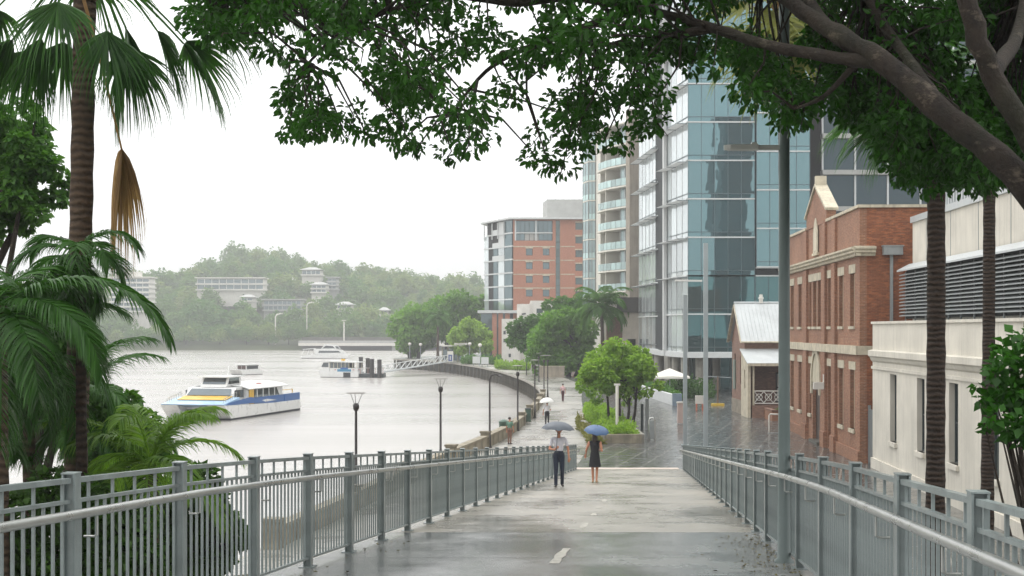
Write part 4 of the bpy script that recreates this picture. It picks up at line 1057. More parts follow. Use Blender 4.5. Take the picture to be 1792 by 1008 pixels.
def feather_palm(name, label, base, crown, r0, n, L, leaflet, seed, bark=M_PBARK, leaf=G_PALM, nl=46, group=None, wid=.03, erange=(1.25, -.35), droop=1.5, keep=None, extra=()):
    rng = np.random.default_rng(seed); rr = random.Random(seed)
    p = thing(name, label, 'palm tree', base, group=group); c = Vector(crown) - Vector(base)
    palm_trunk(p, (0, 0, 0), c, r0, r0 * .75, bark, rr)
    ms = [feather_mesh('frond', rng, L * rng.uniform(.85, 1.1), e, droop * rng.uniform(.8, 1.15), leaflet * 1.1, int(nl * 1.2), leaf, wid=wid * (.6 if wid < .1 else .8), hang=.85) for e in np.linspace(erange[0], erange[1], 9)]
    for k in range(n):
        a = (2.399 * k + rr.uniform(-.35, .35) + math.pi) % (2 * math.pi) - math.pi
        if keep and not keep(a): a += 2.2
        link('frond', ms[int(k / n * 9)], p, c + Vector((0, 0, rr.uniform(-.1, .1))), a)
    for e, dr, l_, a in extra: link('frond', feather_mesh('frond', rng, l_, e, dr, leaflet * 1.1, int(nl * 1.25), leaf, wid=wid, hang=.75), p, c, a)
    return p

# tall fan palm beside the ramp, dead frond hanging from it
c0 = at(146, -100, 18)
FP = thing('fan_palm', 'tall fan palm with thick ringed trunk left of the ramp', 'palm tree', at(112, 576 + 6.8 * 2489 / 18, 18)); cl = c0 - FP.location
palm_trunk(FP, (0, 0, 0), cl, .15, .135, M_PBARK, random.Random(11)); rng = np.random.default_rng(11)
for k, (az, el, pe, fa, sp) in enumerate([(0.0, -1.0, 1.0, 1.15, 1.1), (.35, -.75, 1.25, 1.1, 1.3), (-.25, -.35, 1.7, 1.2, 1.5), (-.1, -.08, 2.15, 1.2, 1.5), (.5, .1, 1.9, 1.2, 1.7), (-.9, -.9, 1.2, 1.0, 1.1), (1.2, -.8, 1.3, 1.1, 1.3),
        (3.1, -.75, 1.25, 1.1, 1.2), (2.7, -.3, 1.55, 1.15, 1.5), (-2.7, -.55, 1.5, 1.1, 1.3), (2.2, -.9, 1.2, 1.0, 1.1), (3.4, .0, 1.8, 1.2, 1.7), (-2.1, .1, 1.6, 1.2, 1.8), (1.8, .2, 1.7, 1.2, 1.8),
        (0.2, .5, 1.6, 1.2, 2.0), (1.3, .6, 1.6, 1.2, 2.0), (2.6, .6, 1.6, 1.2, 2.0), (-2.6, .5, 1.6, 1.2, 2.0), (-1.4, .55, 1.6, 1.2, 2.0), (-.6, .45, 1.7, 1.2, 2.0), (.15, -.6, 1.5, 1.15, 1.2), (-.4, -1.05, 1.3, 1.1, 1.0), (.7, -.45, 1.6, 1.15, 1.4), (-.05, -.25, 1.95, 1.2, 1.3), (.25, -1.2, 1.1, 1.2, .9), (2.9, -1.05, 1.2, 1.15, 1.0), (3.3, -.45, 1.5, 1.15, 1.3), (-2.9, -.1, 1.8, 1.2, 1.5), (2.5, -.6, 1.5, 1.1, 1.2), (-1.6, -.7, 1.2, 1.0, 1.2), (-.15, .12, 2.3, 1.2, 1.6), (0.9, 1.1, 1.4, 1.1, 2.0), (3.0, 1.1, 1.4, 1.1, 2.0), (-1.2, 1.15, 1.4, 1.1, 2.0)]):
    link('frond', fan_mesh('frond', rng, pe * 1.0, fa * 1.08, el, 48, G_PALM, spread=sp, hang=rng.uniform(1.6, 2.6) if el < .3 else .7, wid=.03), FP, cl + Vector((0, 0, rng.uniform(-.15, .1))), az)
mb = MB()
for k in range(30):
    a = 2.399 * k; z = -.75 + .8 * k / 30; d_ = Vector((math.cos(a), math.sin(a), 0)); mb.bar(cl + d_ * .1 + Vector((0, 0, z)), cl + d_ * .34 + Vector((0, 0, z + .25)), .1, .035, up=d_)
mb.build('leaf_bases', G_DEAD, FP)
rng = np.random.default_rng(5)
m_ = fan_mesh('dead_frond', rng, 2.15, 1.7, -1.27, 60, G_DEAD, spread=1.35, hang=2.8, wid=.034)
V0 = link('dead_frond', m_, FP, c0 + Vector((-.1, -.22, -.2)) - FP.location, .05); V0['label'] = 'brown dead frond hanging folded'
# feather palms round it
def fpalm(px, py, d, **k): base = at(px, 576, d); base.z = 0; return dict(base=base, crown=at(px, py, d), **k)
feather_palm('feather_palm', 'feather palm with drooping dark fronds crossing the tall palm trunk', **fpalm(136, 450, 16.6, r0=.075, n=16, L=.85, leaflet=.36, seed=21, erange=(.75, -.8), nl=40, bark=M_PBARK_D, droop=1.9))
feather_palm('feather_palm', 'feather palm whose long frond arches out over the river', **fpalm(-5, 535, 15.5, r0=.1, n=15, L=1.9, leaflet=.5, seed=22, erange=(.95, -.7), nl=56, droop=1.8, keep=lambda a: abs(a) > .75, extra=[(.52, 1.75, 2.25, -.12), (.2, 1.6, 1.9, -.5), (-.1, 1.4, 1.7, -.9)]))
feather_palm('feather_palm', 'low bright green feather palm just behind the fence', **fpalm(262, 812, 17.5, r0=.08, n=16, L=1.3, leaflet=.42, seed=23, leaf=G_PALM_B, erange=(1.3, -.2), nl=46))
feather_palm('feather_palm', 'shaggy feather palm with hanging leaflets left of the tall trunk', **fpalm(45, 610, 17, r0=.09, n=18, L=1.5, leaflet=.55, seed=25, nl=54, droop=1.9, erange=(1.0, -.8)))
feather_palm('feather_palm', 'dark feather palm low down at the picture edge beside the tall trunk', **fpalm(120, 720, 20, r0=.09, n=14, L=1.8, leaflet=.5, seed=24, nl=50))
# palms on the street side
def gbase(px, d): return Vector((gx(px, d), d, 0))
SP = fan_palm('street_palm', 'fan palm with thick dark trunk in front of the louvres', gbase(1635, 25), at(1632, 150, 25), .175, 22, 1.0, 1.05, 31, M_PBARK_D, group='palms beside the cream building', emin=-.6, nseg=26)
rng = np.random.default_rng(77)
for az, el, pe, fa in ((3.0, -.35, 1.15, 1.1), (3.35, -.55, 1.0, 1.1), (2.75, -.2, 1.4, 1.0), (3.15, -.75, 1.1, 1.0), (-.3, -.9, .8, .9)):
    link('frond', fan_mesh('frond', rng, pe, fa, el, 36, G_PALM, spread=1.4, hang=2.2, wid=.03), SP, at(1632, 150, 25) - SP.location, az)
fan_palm('street_palm', 'thinner dark palm trunk right of the thick palm by the cream wall', gbase(1727, 35), at(1727, 190, 35), .165, 22, .9, .9, 32, M_PBARK_D, group='palms beside the cream building', emin=-1.4, nseg=24)
fan_palm('street_palm', 'palm with pale hanging fronds whose trunk stands behind the lamp pole', gbase(1375, 30), at(1362, -25, 30), .1, 26, 1.1, 1.3, 33, M_PBARK, G_PALM_P, group=None, emin=-1.4, nseg=24)
feather_palm('plaza_palm', 'feather palm rising above dark trees by the apartment podium', gbase(1056, 188), at(1052, 536, 188), .28, 24, 4.6, 1.5, 41, leaf=G_MID, nl=34, wid=.18, droop=1.6)
feather_palm('plaza_palm', 'small palm with pale trunk in front of the far dark trees', gbase(766, 300), at(766, 556, 300), .3, 20, 3.6, 1.2, 42, leaf=G_MID, nl=28, wid=.2, droop=1.7)

# ---------------------------------------------------------------- the great fig overhead
rng = np.random.default_rng(17); rr = random.Random(17)
fb = Vector((4.95, 11.3, 0))
Fig = thing('fig_tree', 'large fig tree with mossy limbs arching over the ramp', 'tree', fb)
def limb(pts, r0, r1, name='limb', n=10):
    P = np.array([tuple(p) for p in pts]); s = np.linspace(0, len(P) - 1, (len(P) - 1) * 5 + 1); i = np.clip(s.astype(int), 0, len(P) - 2); f = (s - i)[:, None]
    a = P[np.clip(i - 1, 0, len(P) - 1)]; b = P[i]; c = P[i + 1]; d = P[np.clip(i + 2, 0, len(P) - 1)]
    Q = .5 * ((2 * b) + (-a + c) * f + (2 * a - 5 * b + 4 * c - d) * f ** 2 + (-a + 3 * b - 3 * c + d) * f ** 3)
    Q = Q + rng.normal(size=Q.shape) * r1 * .12
    rad = np.linspace(r0, r1, len(Q)) * (1 + rng.normal(size=len(Q)) * .05)
    MB().tube([Vector(q) - fb for q in Q], list(rad), n).build(name, M_BARK, Fig)
    return Q
crotch = at(1905, 520, 11.2)
S_ = []
limb([fb, Vector((4.9, 11.3, 2.5)), Vector((4.75, 11.2, 4.8)), crotch], .36, .22, 'trunk', 14)
S_.append(limb([crotch, at(1800, 330, 11), at(1660, 205, 11.2), at(1540, 105, 11.5), at(1450, 50, 11.8), at(1370, -5, 12.2), at(1250, -90, 13), at(1050, -160, 14)], .125, .04))
S_.append(limb([at(1545, 112, 11.5), at(1450, 98, 11.7), at(1340, 78, 12), at(1240, 46, 12.4), at(1120, 14, 13), at(1000, -6, 13.5), at(860, -40, 14), at(650, -70, 14.5)], .06, .025))
S_.append(limb([crotch, at(1830, 300, 10.8), at(1735, 130, 10.6), at(1685, -20, 10.5), at(1620, -220, 10.8)], .1, .06))
S_.append(limb([at(1245, 50, 12.4), at(1180, 62, 12.6), at(1110, 78, 12.9), at(1010, 75, 13.2)], .045, .02))
S_.append(limb([at(1110, 15, 13), at(1000, 55, 13.2), at(920, 85, 13.4), at(850, 125, 13.6), at(790, 200, 13.8)], .04, .012))
S_.append(limb([at(1000, -8, 13.5), at(900, 5, 13.4), at(790, -8, 13.2), at(700, 12, 13), at(600, 55, 12.8), at(540, 110, 12.8)], .045, .012))
S_.append(limb([at(650, -70, 14.5), at(560, -40, 14), at(470, 5, 13.5), at(400, 40, 13)], .04, .012))
S_.append(limb([at(1450, 55, 11.8), at(1400, -20, 12.6), at(1330, -120, 13.4)], .06, .03))
S_.append(limb([at(1660, 205, 11.2), at(1600, 120, 12), at(1520, 0, 12.8), at(1480, -120, 13)], .06, .03))
S_.append(limb([at(1735, 130, 10.6), at(1780, 60, 11.6), at(1800, -60, 12.4)], .07, .03))
S_.append(limb([at(1500, 110, 11.6), at(1440, 170, 12.2), at(1390, 190, 12.6)], .03, .01))
LP = np.concatenate(S_)
ex = [300, 330, 400, 455, 480, 500, 600, 640, 660, 675, 700, 800, 835, 850, 905, 915, 945, 1000, 1018, 1040, 1080, 1150, 1160, 1180, 1270, 1282, 1300, 1345, 1370, 1400, 1440, 1500, 1560, 1620, 1700, 1792, 2000]
ey = [30, 55, 85, 60, 110, 240, 238, 230, 190, 200, 262, 270, 255, 185, 165, 230, 285, 292, 262, 245, 250, 228, 140, 122, 128, 60, 170, 185, 225, 215, 185, 262, 285, 325, 330, 320, 300]
cl_c, cl_r, cl_n = [], [], []
def put(px, py, d, r, n):
    cl_c.append(at(px, py, d)); cl_r.append((r * rr.uniform(.8, 1.25), r * rr.uniform(.8, 1.25), r * rr.uniform(.55, .9))); cl_n.append(n)
tries = 0
while len(cl_c) < 295 and tries < 20000:
    tries += 1
    px = rr.uniform(310, 1290)
    if px < 1290 and rr.random() < .12: continue
    lo = np.interp(px, ex, ey); r = rr.uniform(.13, .26)
    py = rr.uniform(-330, lo - r * 110)
    if py < -60 and rr.random() < .45: continue
    # sky holes: a smooth random field decides where the crown is thin
    h = math.sin(px * .021 + 1.3) * math.sin(py * .027 + px * .008) + .6 * math.sin(px * .049 + py * .043)
    if px < 1290 and h > .72 and py > -40: continue
    d = rr.uniform(11.3, 15.2) if px < 1300 else rr.uniform(11.6, 16.5)
    if 1180 < px < 1290 and py > 100: continue
    put(px, py, d, r, int(rr.uniform(70, 125) * (r / .2) ** 2))
for k in range(230):                                                  # unseen top of the crown, added to shade the limbs below
    x = rr.uniform(-3.6, 6.5); dd_ = rr.uniform(8.5, 19); lo_ = max(10.2, zy(-35, dd_)); q = Vector((x, dd_, rr.uniform(lo_, lo_ + 2.2)))
    cl_c.append(q); cl_r.append((.5, .5, .3)); cl_n.append(48)
for k in range(150):
    px = rr.uniform(1550, 1800); r = rr.uniform(.16, .24); put(px, rr.uniform(150, np.interp(px, ex, ey) + 15 - r * 90), rr.uniform(13, 18), r, int(rr.uniform(70, 105) * (r / .2) ** 2))
for k in range(620):
    px = rr.uniform(1285, 2050); lo = np.interp(px, ex, ey); r = rr.uniform(.14, .26); py = rr.uniform(-300, lo - r * 90)
    if px < 1480 and py > -20 and math.sin(px * .03) * math.sin(py * .04) > .35: continue
    if px < 1430 and -30 < py < 120 and rr.random() < .75: continue
    put(px, py, rr.uniform(12.2, 17.5), r, int(rr.uniform(70, 125) * (r / .2) ** 2))
for px, py in ((505, 232), (525, 225), (560, 205), (600, 225), (640, 232), (700, 250), (730, 258), (790, 265), (820, 255), (845, 235), (500, 180), (520, 150), (935, 270), (960, 285), (985, 290), (945, 235), (1010, 255), (1060, 240), (1090, 250), (1130, 225), (1150, 215), (1145, 180), (1110, 165), (1300, 165), (1325, 175), (1310, 150), (1380, 220), (1405, 205), (1250, 110), (1210, 115), (880, 150), (900, 160)):
    put(px, py, rr.uniform(12, 14), .13, 42)
P, out = blob_points(rng, [tuple(c) for c in cl_c], cl_r, cl_n, .25)
ax = out * .7 + rng.normal(size=P.shape) * .6 + np.array([0, 0, -.55]); nr = np.array([0, 0, 1.0]) + rng.normal(size=P.shape) * .6
ln = .074 * (.6 + .75 * rng.random(len(P))) * np.where(np.repeat([r_[0] > .49 for r_ in cl_r], cl_n), 1.9, 1.0)
V, Fc = leaf_geo(P - np.array(fb), ax, nr, ln, ln * .52)
link('crown', quads_mesh('crown', V, Fc, G_FIG), Fig)
mb = MB()
for c in cl_c:
    c = np.array(c); k = np.argmin(np.linalg.norm(LP - c, axis=1) + .3 * np.maximum(0, c[2] - LP[:, 2]))
    a = Vector(LP[k]) - fb; b = Vector(c) - fb; m_ = a.lerp(b, .5) + Vector((rr.uniform(-.1, .1), rr.uniform(-.1, .1), rr.uniform(0, .18)))
    mb.tube([a, m_, b, b + Vector((rr.uniform(-.1, .1), 0, -.12))], [.014, .01, .006, .003], 5)
mb.build('twigs', M_BARK, Fig)

# ---------------------------------------------------------------- broadleaf trees
def tree(name, label, base, lobes, d, leaf, n, mat, stems=((0, 0),), trunk_r=.2, group=None, seed=1, bark=M_BARK, cat='tree', surf=.5, depth=1.0, droop=.3):
    """lobes: (px, py, radius px) at distance d"""
    rg = np.random.default_rng(seed); base = Vector(base)
    o = thing(name, label, cat, base, group=group); s = d / F_PX
    cs, rs = [], []
    R_all = max(abs(l[0] - np.mean([q[0] for q in lobes])) + l[2] for l in lobes) * s
    for px, py, r in lobes:
        q = at(px, py, d); q.y += rg.uniform(-.75, .75) * R_all * depth; cs.append(tuple(q - base)); rs.append((r * s, r * s * rg.uniform(.9, 1.2), r * s * .8))
    rs = np.array(rs); nn = np.maximum(12, (n * (rs[:, 0] ** 2) / np.sum(rs[:, 0] ** 2)).astype(int))
    link('crown', leaf_cloud('crown', rg, cs, rs, nn, leaf, mat, surf=surf, droop=droop), o)
    top = Vector(np.mean(cs, axis=0)); mb = MB()
    for k, (dx, dy) in enumerate(stems):
        b = Vector((dx, dy, 0)); t_ = top * .9 + Vector((dx * 1.6, dy, 0)); t_.z = top.z - .05 * abs(top.z)
        mb.tube([b + Vector((0, 0, -.1)), b.lerp(t_, .3) + Vector((.1 * dx, 0, 0)), b.lerp(t_, .65), t_], [trunk_r * 1.25, trunk_r, trunk_r * .8, trunk_r * .45], 8)
        for j in range(7):
            c = Vector(cs[int(rg.integers(len(cs)))]); s0 = rg.uniform(.4, .9); a = b.lerp(t_, s0)
            mb.tube([a, a.lerp(c, .5) + Vector((0, 0, .05 * abs(top.z))), c], [trunk_r * .45, trunk_r * .3, trunk_r * .1], 6)
    mb.build('trunk', bark, o)
    return o
def lobes_in(seed, cx, cy, rx, ry, n, r0, r1, flat=1.0):
    g = random.Random(seed); out = []
    for k in range(n):
        a = 2.399 * k; q = math.sqrt((k + .5) / n)
        out.append((cx + rx * q * math.cos(a) * g.uniform(.85, 1.1), cy + ry * q * math.sin(a) * flat * g.uniform(.85, 1.1), g.uniform(r0, r1)))
    return out
tree('plaza_tree', 'bright green rounded tree with several stems in the plaza planter', (gx(1082, 95), 95, .2), lobes_in(1, 1080, 648, 56, 38, 40, 9, 17) + [(1028, 662, 12), (1020, 678, 9), (1140, 655, 11), (1147, 672, 8), (1068, 603, 10), (1095, 607, 9), (1118, 690, 9), (1046, 700, 9), (1036, 688, 8), (1130, 684, 8), (1082, 598, 7), (1014, 660, 6), (1100, 706, 7)], 95, .25, 9000, G_BRIGHT,
     stems=((-.5, 0), (.1, .3), (.55, -.2), (.9, .1)), trunk_r=.09, seed=61)
tree('plaza_tree', 'big dark green spreading tree over the promenade beside the palm', (gx(985, 208), 208, 0), lobes_in(2, 985, 598, 50, 46, 32, 14, 22) + [(1030, 640, 14), (935, 622, 14), (945, 650, 9)], 206, .62, 9500, G_TREE, stems=((-.8, 0), (.8, .5), (2.0, 0)), trunk_r=.35, seed=62)
tree('plaza_tree', 'lighter loose tree in front of the white walled building', (gx(935, 222), 222, 0), lobes_in(3, 925, 585, 30, 28, 14, 10, 16), 222, .6, 3200, G_MID, trunk_r=.22, seed=63)
tree('plaza_tree', 'green tree behind the palm near the apartment block', (gx(1010, 228), 228, 0), lobes_in(4, 1000, 545, 38, 20, 14, 10, 16), 228, .6, 3200, G_MID, trunk_r=.25, seed=64)
tree('riverside_tree', 'largest dark tree on the bend of the river wall', (gx(790, 335), 335, 0), lobes_in(5, 795, 560, 50, 40, 26, 14, 22), 335, .9, 7000, G_TREE, stems=((-1, 0), (1.5, 0)), trunk_r=.45, seed=65)
tree('riverside_tree', 'dark tree at the river end of the bend overhanging the water', (gx(725, 330), 330, 0), lobes_in(6, 724, 575, 34, 38, 20, 11, 18), 330, .9, 5000, G_TREE, stems=((-1, 0), (1, 0)), trunk_r=.4, seed=66)
tree('riverside_tree', 'light green weeping tree behind the ferry shelter', (gx(822, 292), 292, 0), lobes_in(7, 824, 590, 32, 26, 18, 9, 14), 292, .7, 4200, G_BRIGHT, trunk_r=.3, seed=67, droop=1.4)
tree('riverside_tree', 'dark tree behind the weeping tree next to the brick office', (gx(850, 345), 345, 0), lobes_in(8, 845, 555, 26, 34, 14, 10, 16), 345, .9, 3000, G_TREE, trunk_r=.4, seed=68)
tree('bank_tree', 'broadleaf tree at the picture edge behind the feather palms', (gx(-40, 24), 24, 0), lobes_in(9, -40, 295, 125, 125, 60, 14, 30) + [(60, 225, 16), (40, 190, 14), (85, 260, 14), (100, 330, 16), (70, 350, 18), (10, 165, 16), (96, 290, 12), (110, 310, 10), (30, 175, 10), (75, 210, 10), (105, 350, 12), (90, 380, 14)], 24, .12, 17000, G_MID, trunk_r=.18, seed=69, depth=.6)
tree('bank_tree', 'dense dark tree low behind the tall palm trunk', (gx(60, 23), 23, 0), lobes_in(10, 70, 640, 100, 130, 34, 24, 40), 23, .13, 13000, G_DARK, trunk_r=.14, seed=70, depth=.5)
tree('bank_shrub', 'leafy shrub between the tall palm trunk and the bright feather palm', (gx(215, 20), 20, 0), lobes_in(11, 205, 790, 75, 90, 26, 18, 30) + [(165, 685, 16), (175, 700, 14), (150, 670, 14)], 20, .11, 9000, G_MID, trunk_r=.07, seed=71, cat='shrub', depth=.5)
tree('bank_shrub', 'dark shrub behind the fence bars at the near end', (gx(110, 16), 16, 0), lobes_in(12, 120, 960, 150, 110, 30, 26, 44), 16, .10, 9000, G_DARK, trunk_r=.07, seed=72, cat='shrub', depth=.4)
tree('bank_shrub', 'shrub spraying out below the bright feather palm behind the bars', (gx(330, 19), 19, 0), lobes_in(13, 330, 930, 90, 95, 24, 20, 32), 19, .10, 6500, G_DARK, trunk_r=.06, seed=73, cat='shrub', depth=.4)
tree('street_shrub', 'dark glossy leafed branch reaching in over the street-side fence', (3.75, 8.6, 0), [(1785, 690, 30), (1760, 650, 22), (1745, 700, 20), (1732, 728, 16), (1772, 612, 18), (1795, 590, 22), (1820, 640, 40), (1722, 678, 9), (1748, 752, 12), (1780, 735, 20), (1760, 680, 16), (1738, 655, 9), (1714, 700, 7), (1752, 625, 10), (1800, 760, 22), (1770, 765, 9), (1830, 700, 40), (1728, 750, 7)], 8.6, .062, 1150, G_FIG, trunk_r=.035, seed=74, cat='shrub', depth=.5)

# ---------------------------------------------------------------- wooded hill across the river
rg = np.random.default_rng(90); protos = []
for k in range(7):
    mat = [G_FAR, G_FAR2, G_FAR, G_MID, G_FAR, G_FAR2, G_FAR][k]
    h, w = [(11, 6), (9, 6.5), (13, 5), (10, 7), (14, 5.5), (8, 5), (12, 7.5)][k]
    cs = [(w * .75 * math.sqrt(q) * math.cos(2.4 * j), w * .75 * math.sqrt(q) * math.sin(2.4 * j), h * (.45 + .5 * (1 - q) + rg.uniform(-.08, .08))) for j, q in enumerate(np.linspace(.02, 1, 16))]
    rs = [(w * rg.uniform(.26, .42),) * 2 + (w * rg.uniform(.22, .34),) for _ in cs]
    protos.append((leaf_cloud('crown', rg, cs, rs, 62, .95, mat, surf=.7), MB().tube([(0, 0, -3), (.2, 0, h * .3), (0, 0, h * .65)], [.45, .35, .15], 6).mesh('trunk', M_BARK), h, w))
HOUSES = [(188, 265, 546, 640), (340, 464, 506, 690), (524, 565, 482, 730), (456, 531, 542, 660), (540, 575, 512, 700), (586, 618, 542, 650), (570, 592, 506, 715), (660, 682, 552, 655), (418, 445, 528, 670)]
def blocked(px, d, ztop, wpx):
    for a, b, py, hd in HOUSES:
        if a - wpx * .7 < px < b + wpx * .7 and d < hd + 14 and HY + (CZ - ztop) * F_PX / d < py - 5: return True
    return False
def hill_tree(px, d, sc, k, label, group):
    x = gx(px, d); me, tr, h, w = protos[k]
    o = thing('hill_tree', label, 'tree', (x, d, float(hill_z(np.array(x), np.array(d)))), rg.uniform(0, 6.28), group); o.scale = (sc, sc, sc * rg.uniform(.9, 1.1))
    link('crown', me, o); link('trunk', tr, o)
for px, d, sc, k, lb in ((300, 812, 1.0, 2, 'skyline tree in the dip right of the white shore apartments'), (362, 815, 1.1, 0, 'skyline tree above the left end of the long white house'),
        (405, 818, 1.35, 4, 'tall skyline tree left of the hilltop'), (431, 822, 1.25, 2, 'thin tallest tree on the very top of the hill'), (456, 815, 1.3, 0, 'full skyline tree just right of the hilltop'),
        (487, 818, 1.35, 6, 'broad skyline tree left of the pyramid-roofed house'), (522, 815, 1.2, 0, 'rounded skyline tree above the pyramid-roofed house'), (548, 812, .9, 2, 'slender skyline tree right behind the pyramid-roofed house'),
        (592, 805, 1.35, 3, 'dome-shaped dark tree on the skyline right of the pyramid-roofed house'), (636, 812, 1.1, 4, 'skyline tree above the low white house with hipped roof'), (662, 812, 1.15, 0, 'round skyline tree with open crown left of the far right slope'),
        (715, 808, 1.1, 6, 'skyline tree directly above the dark riverside trees'), (768, 805, 1.0, 1, 'skyline tree above the small riverside palm'), (820, 805, 1.0, 0, 'skyline tree next to the brick office block')):
    hill_tree(px, d, sc, k, lb, 'trees on the hill skyline')
for px, sc, k, lb in ((325, .8, 1, 'bushy waterline tree behind the large ferry bow'), (385, .75, 3, 'waterline bush tree behind the wheelhouse of the large ferry'), (432, .7, 0, 'waterline tree directly behind the small launch'),
        (470, .8, 1, 'pale waterline tree right of the small launch'), (505, .75, 5, 'waterline bush at the left end of the viaduct')):
    hill_tree(px, 613, sc, k, lb, 'trees along the far waterline')
hill_tree(352, 634, 1.7, 3, 'broad bright green tree in the middle of the far shore', None)
hill_tree(262, 655, 1.5, 6, 'large rounded dark tree beside the white apartment block on the shore', None)
hill_tree(640, 640, 1.5, 1, 'wide pale green tree above the viaduct', None)
parts = []
def proto_arrays(k):
    me = protos[k][0]; v = np.empty(len(me.vertices) * 3); me.vertices.foreach_get('co', v)
    return v.reshape(-1, 3)
PA = [proto_arrays(k) for k in range(7)]
mats_f = [G_FAR, G_FAR2, G_MID]; midx = []; count = 0
while count < 760:
    d = rg.uniform(618, 840); px = rg.uniform(60, 900); sc = rg.uniform(.55, 1.15); k = int(rg.integers(7))
    if count < 60: px, d, sc = 60 + count * 14, rg.uniform(798, 826), rg.uniform(.7, 1.1)
    elif count < 105: px, d, sc = 100 + (count - 60) * 13, rg.uniform(609, 619), rg.uniform(.45, .75)
    x = gx(px, d)
    z = float(hill_z(np.array(x), np.array(d))); h, w = protos[k][2] * sc, protos[k][3] * sc
    count += 1
    if blocked(px, d, z + h, w * F_PX / d): continue
    v = PA[k].reshape(-1, 4, 3)[rg.random(len(PA[k]) // 4) < .5]
    a = rg.uniform(0, 6.28); ca, sa = math.cos(a), math.sin(a)
    v = v.reshape(-1, 3); c_ = v.reshape(-1, 4, 3).mean(1, keepdims=True); v = ((v.reshape(-1, 4, 3) - c_) * 1.3 + c_).reshape(-1, 3)
    v = np.stack([v[:, 0] * ca - v[:, 1] * sa, v[:, 0] * sa + v[:, 1] * ca, v[:, 2]], 1) * sc + np.array([x, d, z])
    parts.append((v, np.arange(len(v)).reshape(-1, 4))); midx += [int(rg.choice([0, 0, 0, 1, 1, 2]))] * (len(v) // 4)
V, Fc = merge_meshes(parts)
link('hillside_forest', quads_mesh('hillside_forest', V, Fc, mats_f, midx), label='hazy green woodland covering the hill across the river', kind='stuff')
# ================================================================== LAMPS AND POLES
M_BLACK = plain('black_post_paint', '#231d1a', 0.4, 0.15, 3, coat=0.2)
M_POST = plain('pale_post_paint', '#949d9f', 0.45, 0.06, 2, streak=0.15)
M_POLE = plain('grey_green_pole', '#6a7775', 0.42, 0.1, 2, streak=0.3)
M_LAMP = plain('lamp_disc', '#d0d0cc', 0.4, 0.05, 3)
M_REFL = plain('reflector_grey', '#77756f', .5, .05, 3)
def river_lamp(px, d, ptop, label, hook=False):
    h = zy(ptop, d); o = thing('river_lamp', label, 'street lamp', (gx(px, d), d, 0), group='black lamp posts along the promenade')
    MB().lathe([(.13, 0), (.13, .08), (.085, .1), (.075, .7), (.06, .72), (.05, h - .75), (.05, h - .7)], n=12).build('post', M_BLACK, o)
    if hook:
        MB().tube([(0, 0, h - .75), (0, 0, h - .3), (.08, 0, h - .08), (.3, 0, h), (.55, 0, h - .06)], .045, 8).build('arm', M_BLACK, o)
        MB().lathe([(.02, .06), (.13, .02), (.16, -.06), (.0, -.07)], (.6, 0, h - .08), 12).build('lamp_head', M_BLACK, o)
        return o
    MB().lathe([(.05, h - .72), (.1, h - .68), (.12, h - .6), (.12, h - .48), (.08, h - .42), (0, h - .41)], n=12).build('lamp_housing', M_BLACK, o)
    for k in range(3):
        a = 2.09 * k + .5; MB().tube([(.08 * math.cos(a), .08 * math.sin(a), h - .45), (.28 * math.cos(a), .28 * math.sin(a), h - .02)], .011, 5).build('strut', M_BLACK, o)
    MB().lathe([(0, -.01), (.36, 0), (.38, .02), (.36, .035), (.1, .06), (0, .06)], (0, 0, h - .03), 20).build('reflector', M_REFL, o)
    return o
river_lamp(623, 55.5, 687, 'black disc-topped lamp post nearest the fence over the water')
river_lamp(771, 72, 662, 'black disc-topped lamp post second from the fence over the water')
river_lamp(857, 81.5, 655, 'black lamp post with hooked arm at the stone parapet', True)
river_lamp(906, 95, 640, 'black lamp post left of the man with the white umbrella')
river_lamp(936, 109, 630, 'black lamp post just behind the white umbrella')
river_lamp(952, 139, 622, 'left one of the close pair of black lamp posts on the path')
river_lamp(958.5, 142, 622, 'right one of the close pair of black lamp posts on the path')
river_lamp(943, 184, 618, 'distant black lamp post above the lamp pair near the dark tree')
river_lamp(921.5, 209, 612, 'distant black lamp post on the far curve below the white building')
def globe_lamp(px, d, ptop, label):
    h = zy(ptop, d); o = thing('globe_lamp', label, 'street lamp', (gx(px, d), d, 0), group='white globe lamps on the far promenade')
    MB().lathe([(.12, 0), (.07, .1), (.06, h - .3)], n=8).build('post', M_POST, o); MB().ellipsoid((0, 0, h), (.38, .38, .34), 12, 8).build('globe', M_WHITE, o)
for px, d, pt, lb in ((840, 268, 604, 'white globe lamp in front of the hedge by the brick columns'), (822, 285, 602, 'white globe lamp under the weeping tree'), (736, 318, 603, 'white globe lamp under the dark tree near the bend'), (717, 322, 602, 'white globe lamp at the far tip of the bend')): globe_lamp(px, d, pt, lb)
p = thing('light_pole', 'tall pale square light pole with one lamp arm at the end of the ramp', 'street lamp', (gx(1235, 81), 81, 0), group='pale poles at the end of the ramp')
MB().bx(-.12, .12, -.12, .12, 0, 11.7).build('post', M_POST, p); MB().bx(-.25, .25, -.25, .25, 0, .06).build('base_plate', M_POST, p)
MB().extrude([(-1.75, -.16, 9.52), (-.2, -.05, 9.5), (-.2, .05, 9.5), (-1.75, .16, 9.52)], (0, 0, 0), (0, 0, .1)).build('lamp_arm', M_LAMP, p)
p = thing('light_pole', 'shorter pale square pole left of the tall pale light pole', 'pole', (gx(1199, 83), 83, 0), group='pale poles at the end of the ramp')
MB().bx(-.11, .11, -.11, .11, 0, 8.8).build('post', M_POST, p); MB().bx(-.22, .22, -.22, .22, 0, .06).build('base_plate', M_POST, p)
p = thing('ramp_lamp', 'thick grey-green lamp pole standing on the ramp beside the fence', 'street lamp', (gx(1366, 15.6) + .04, 15.6, ramp_z(15.6)))
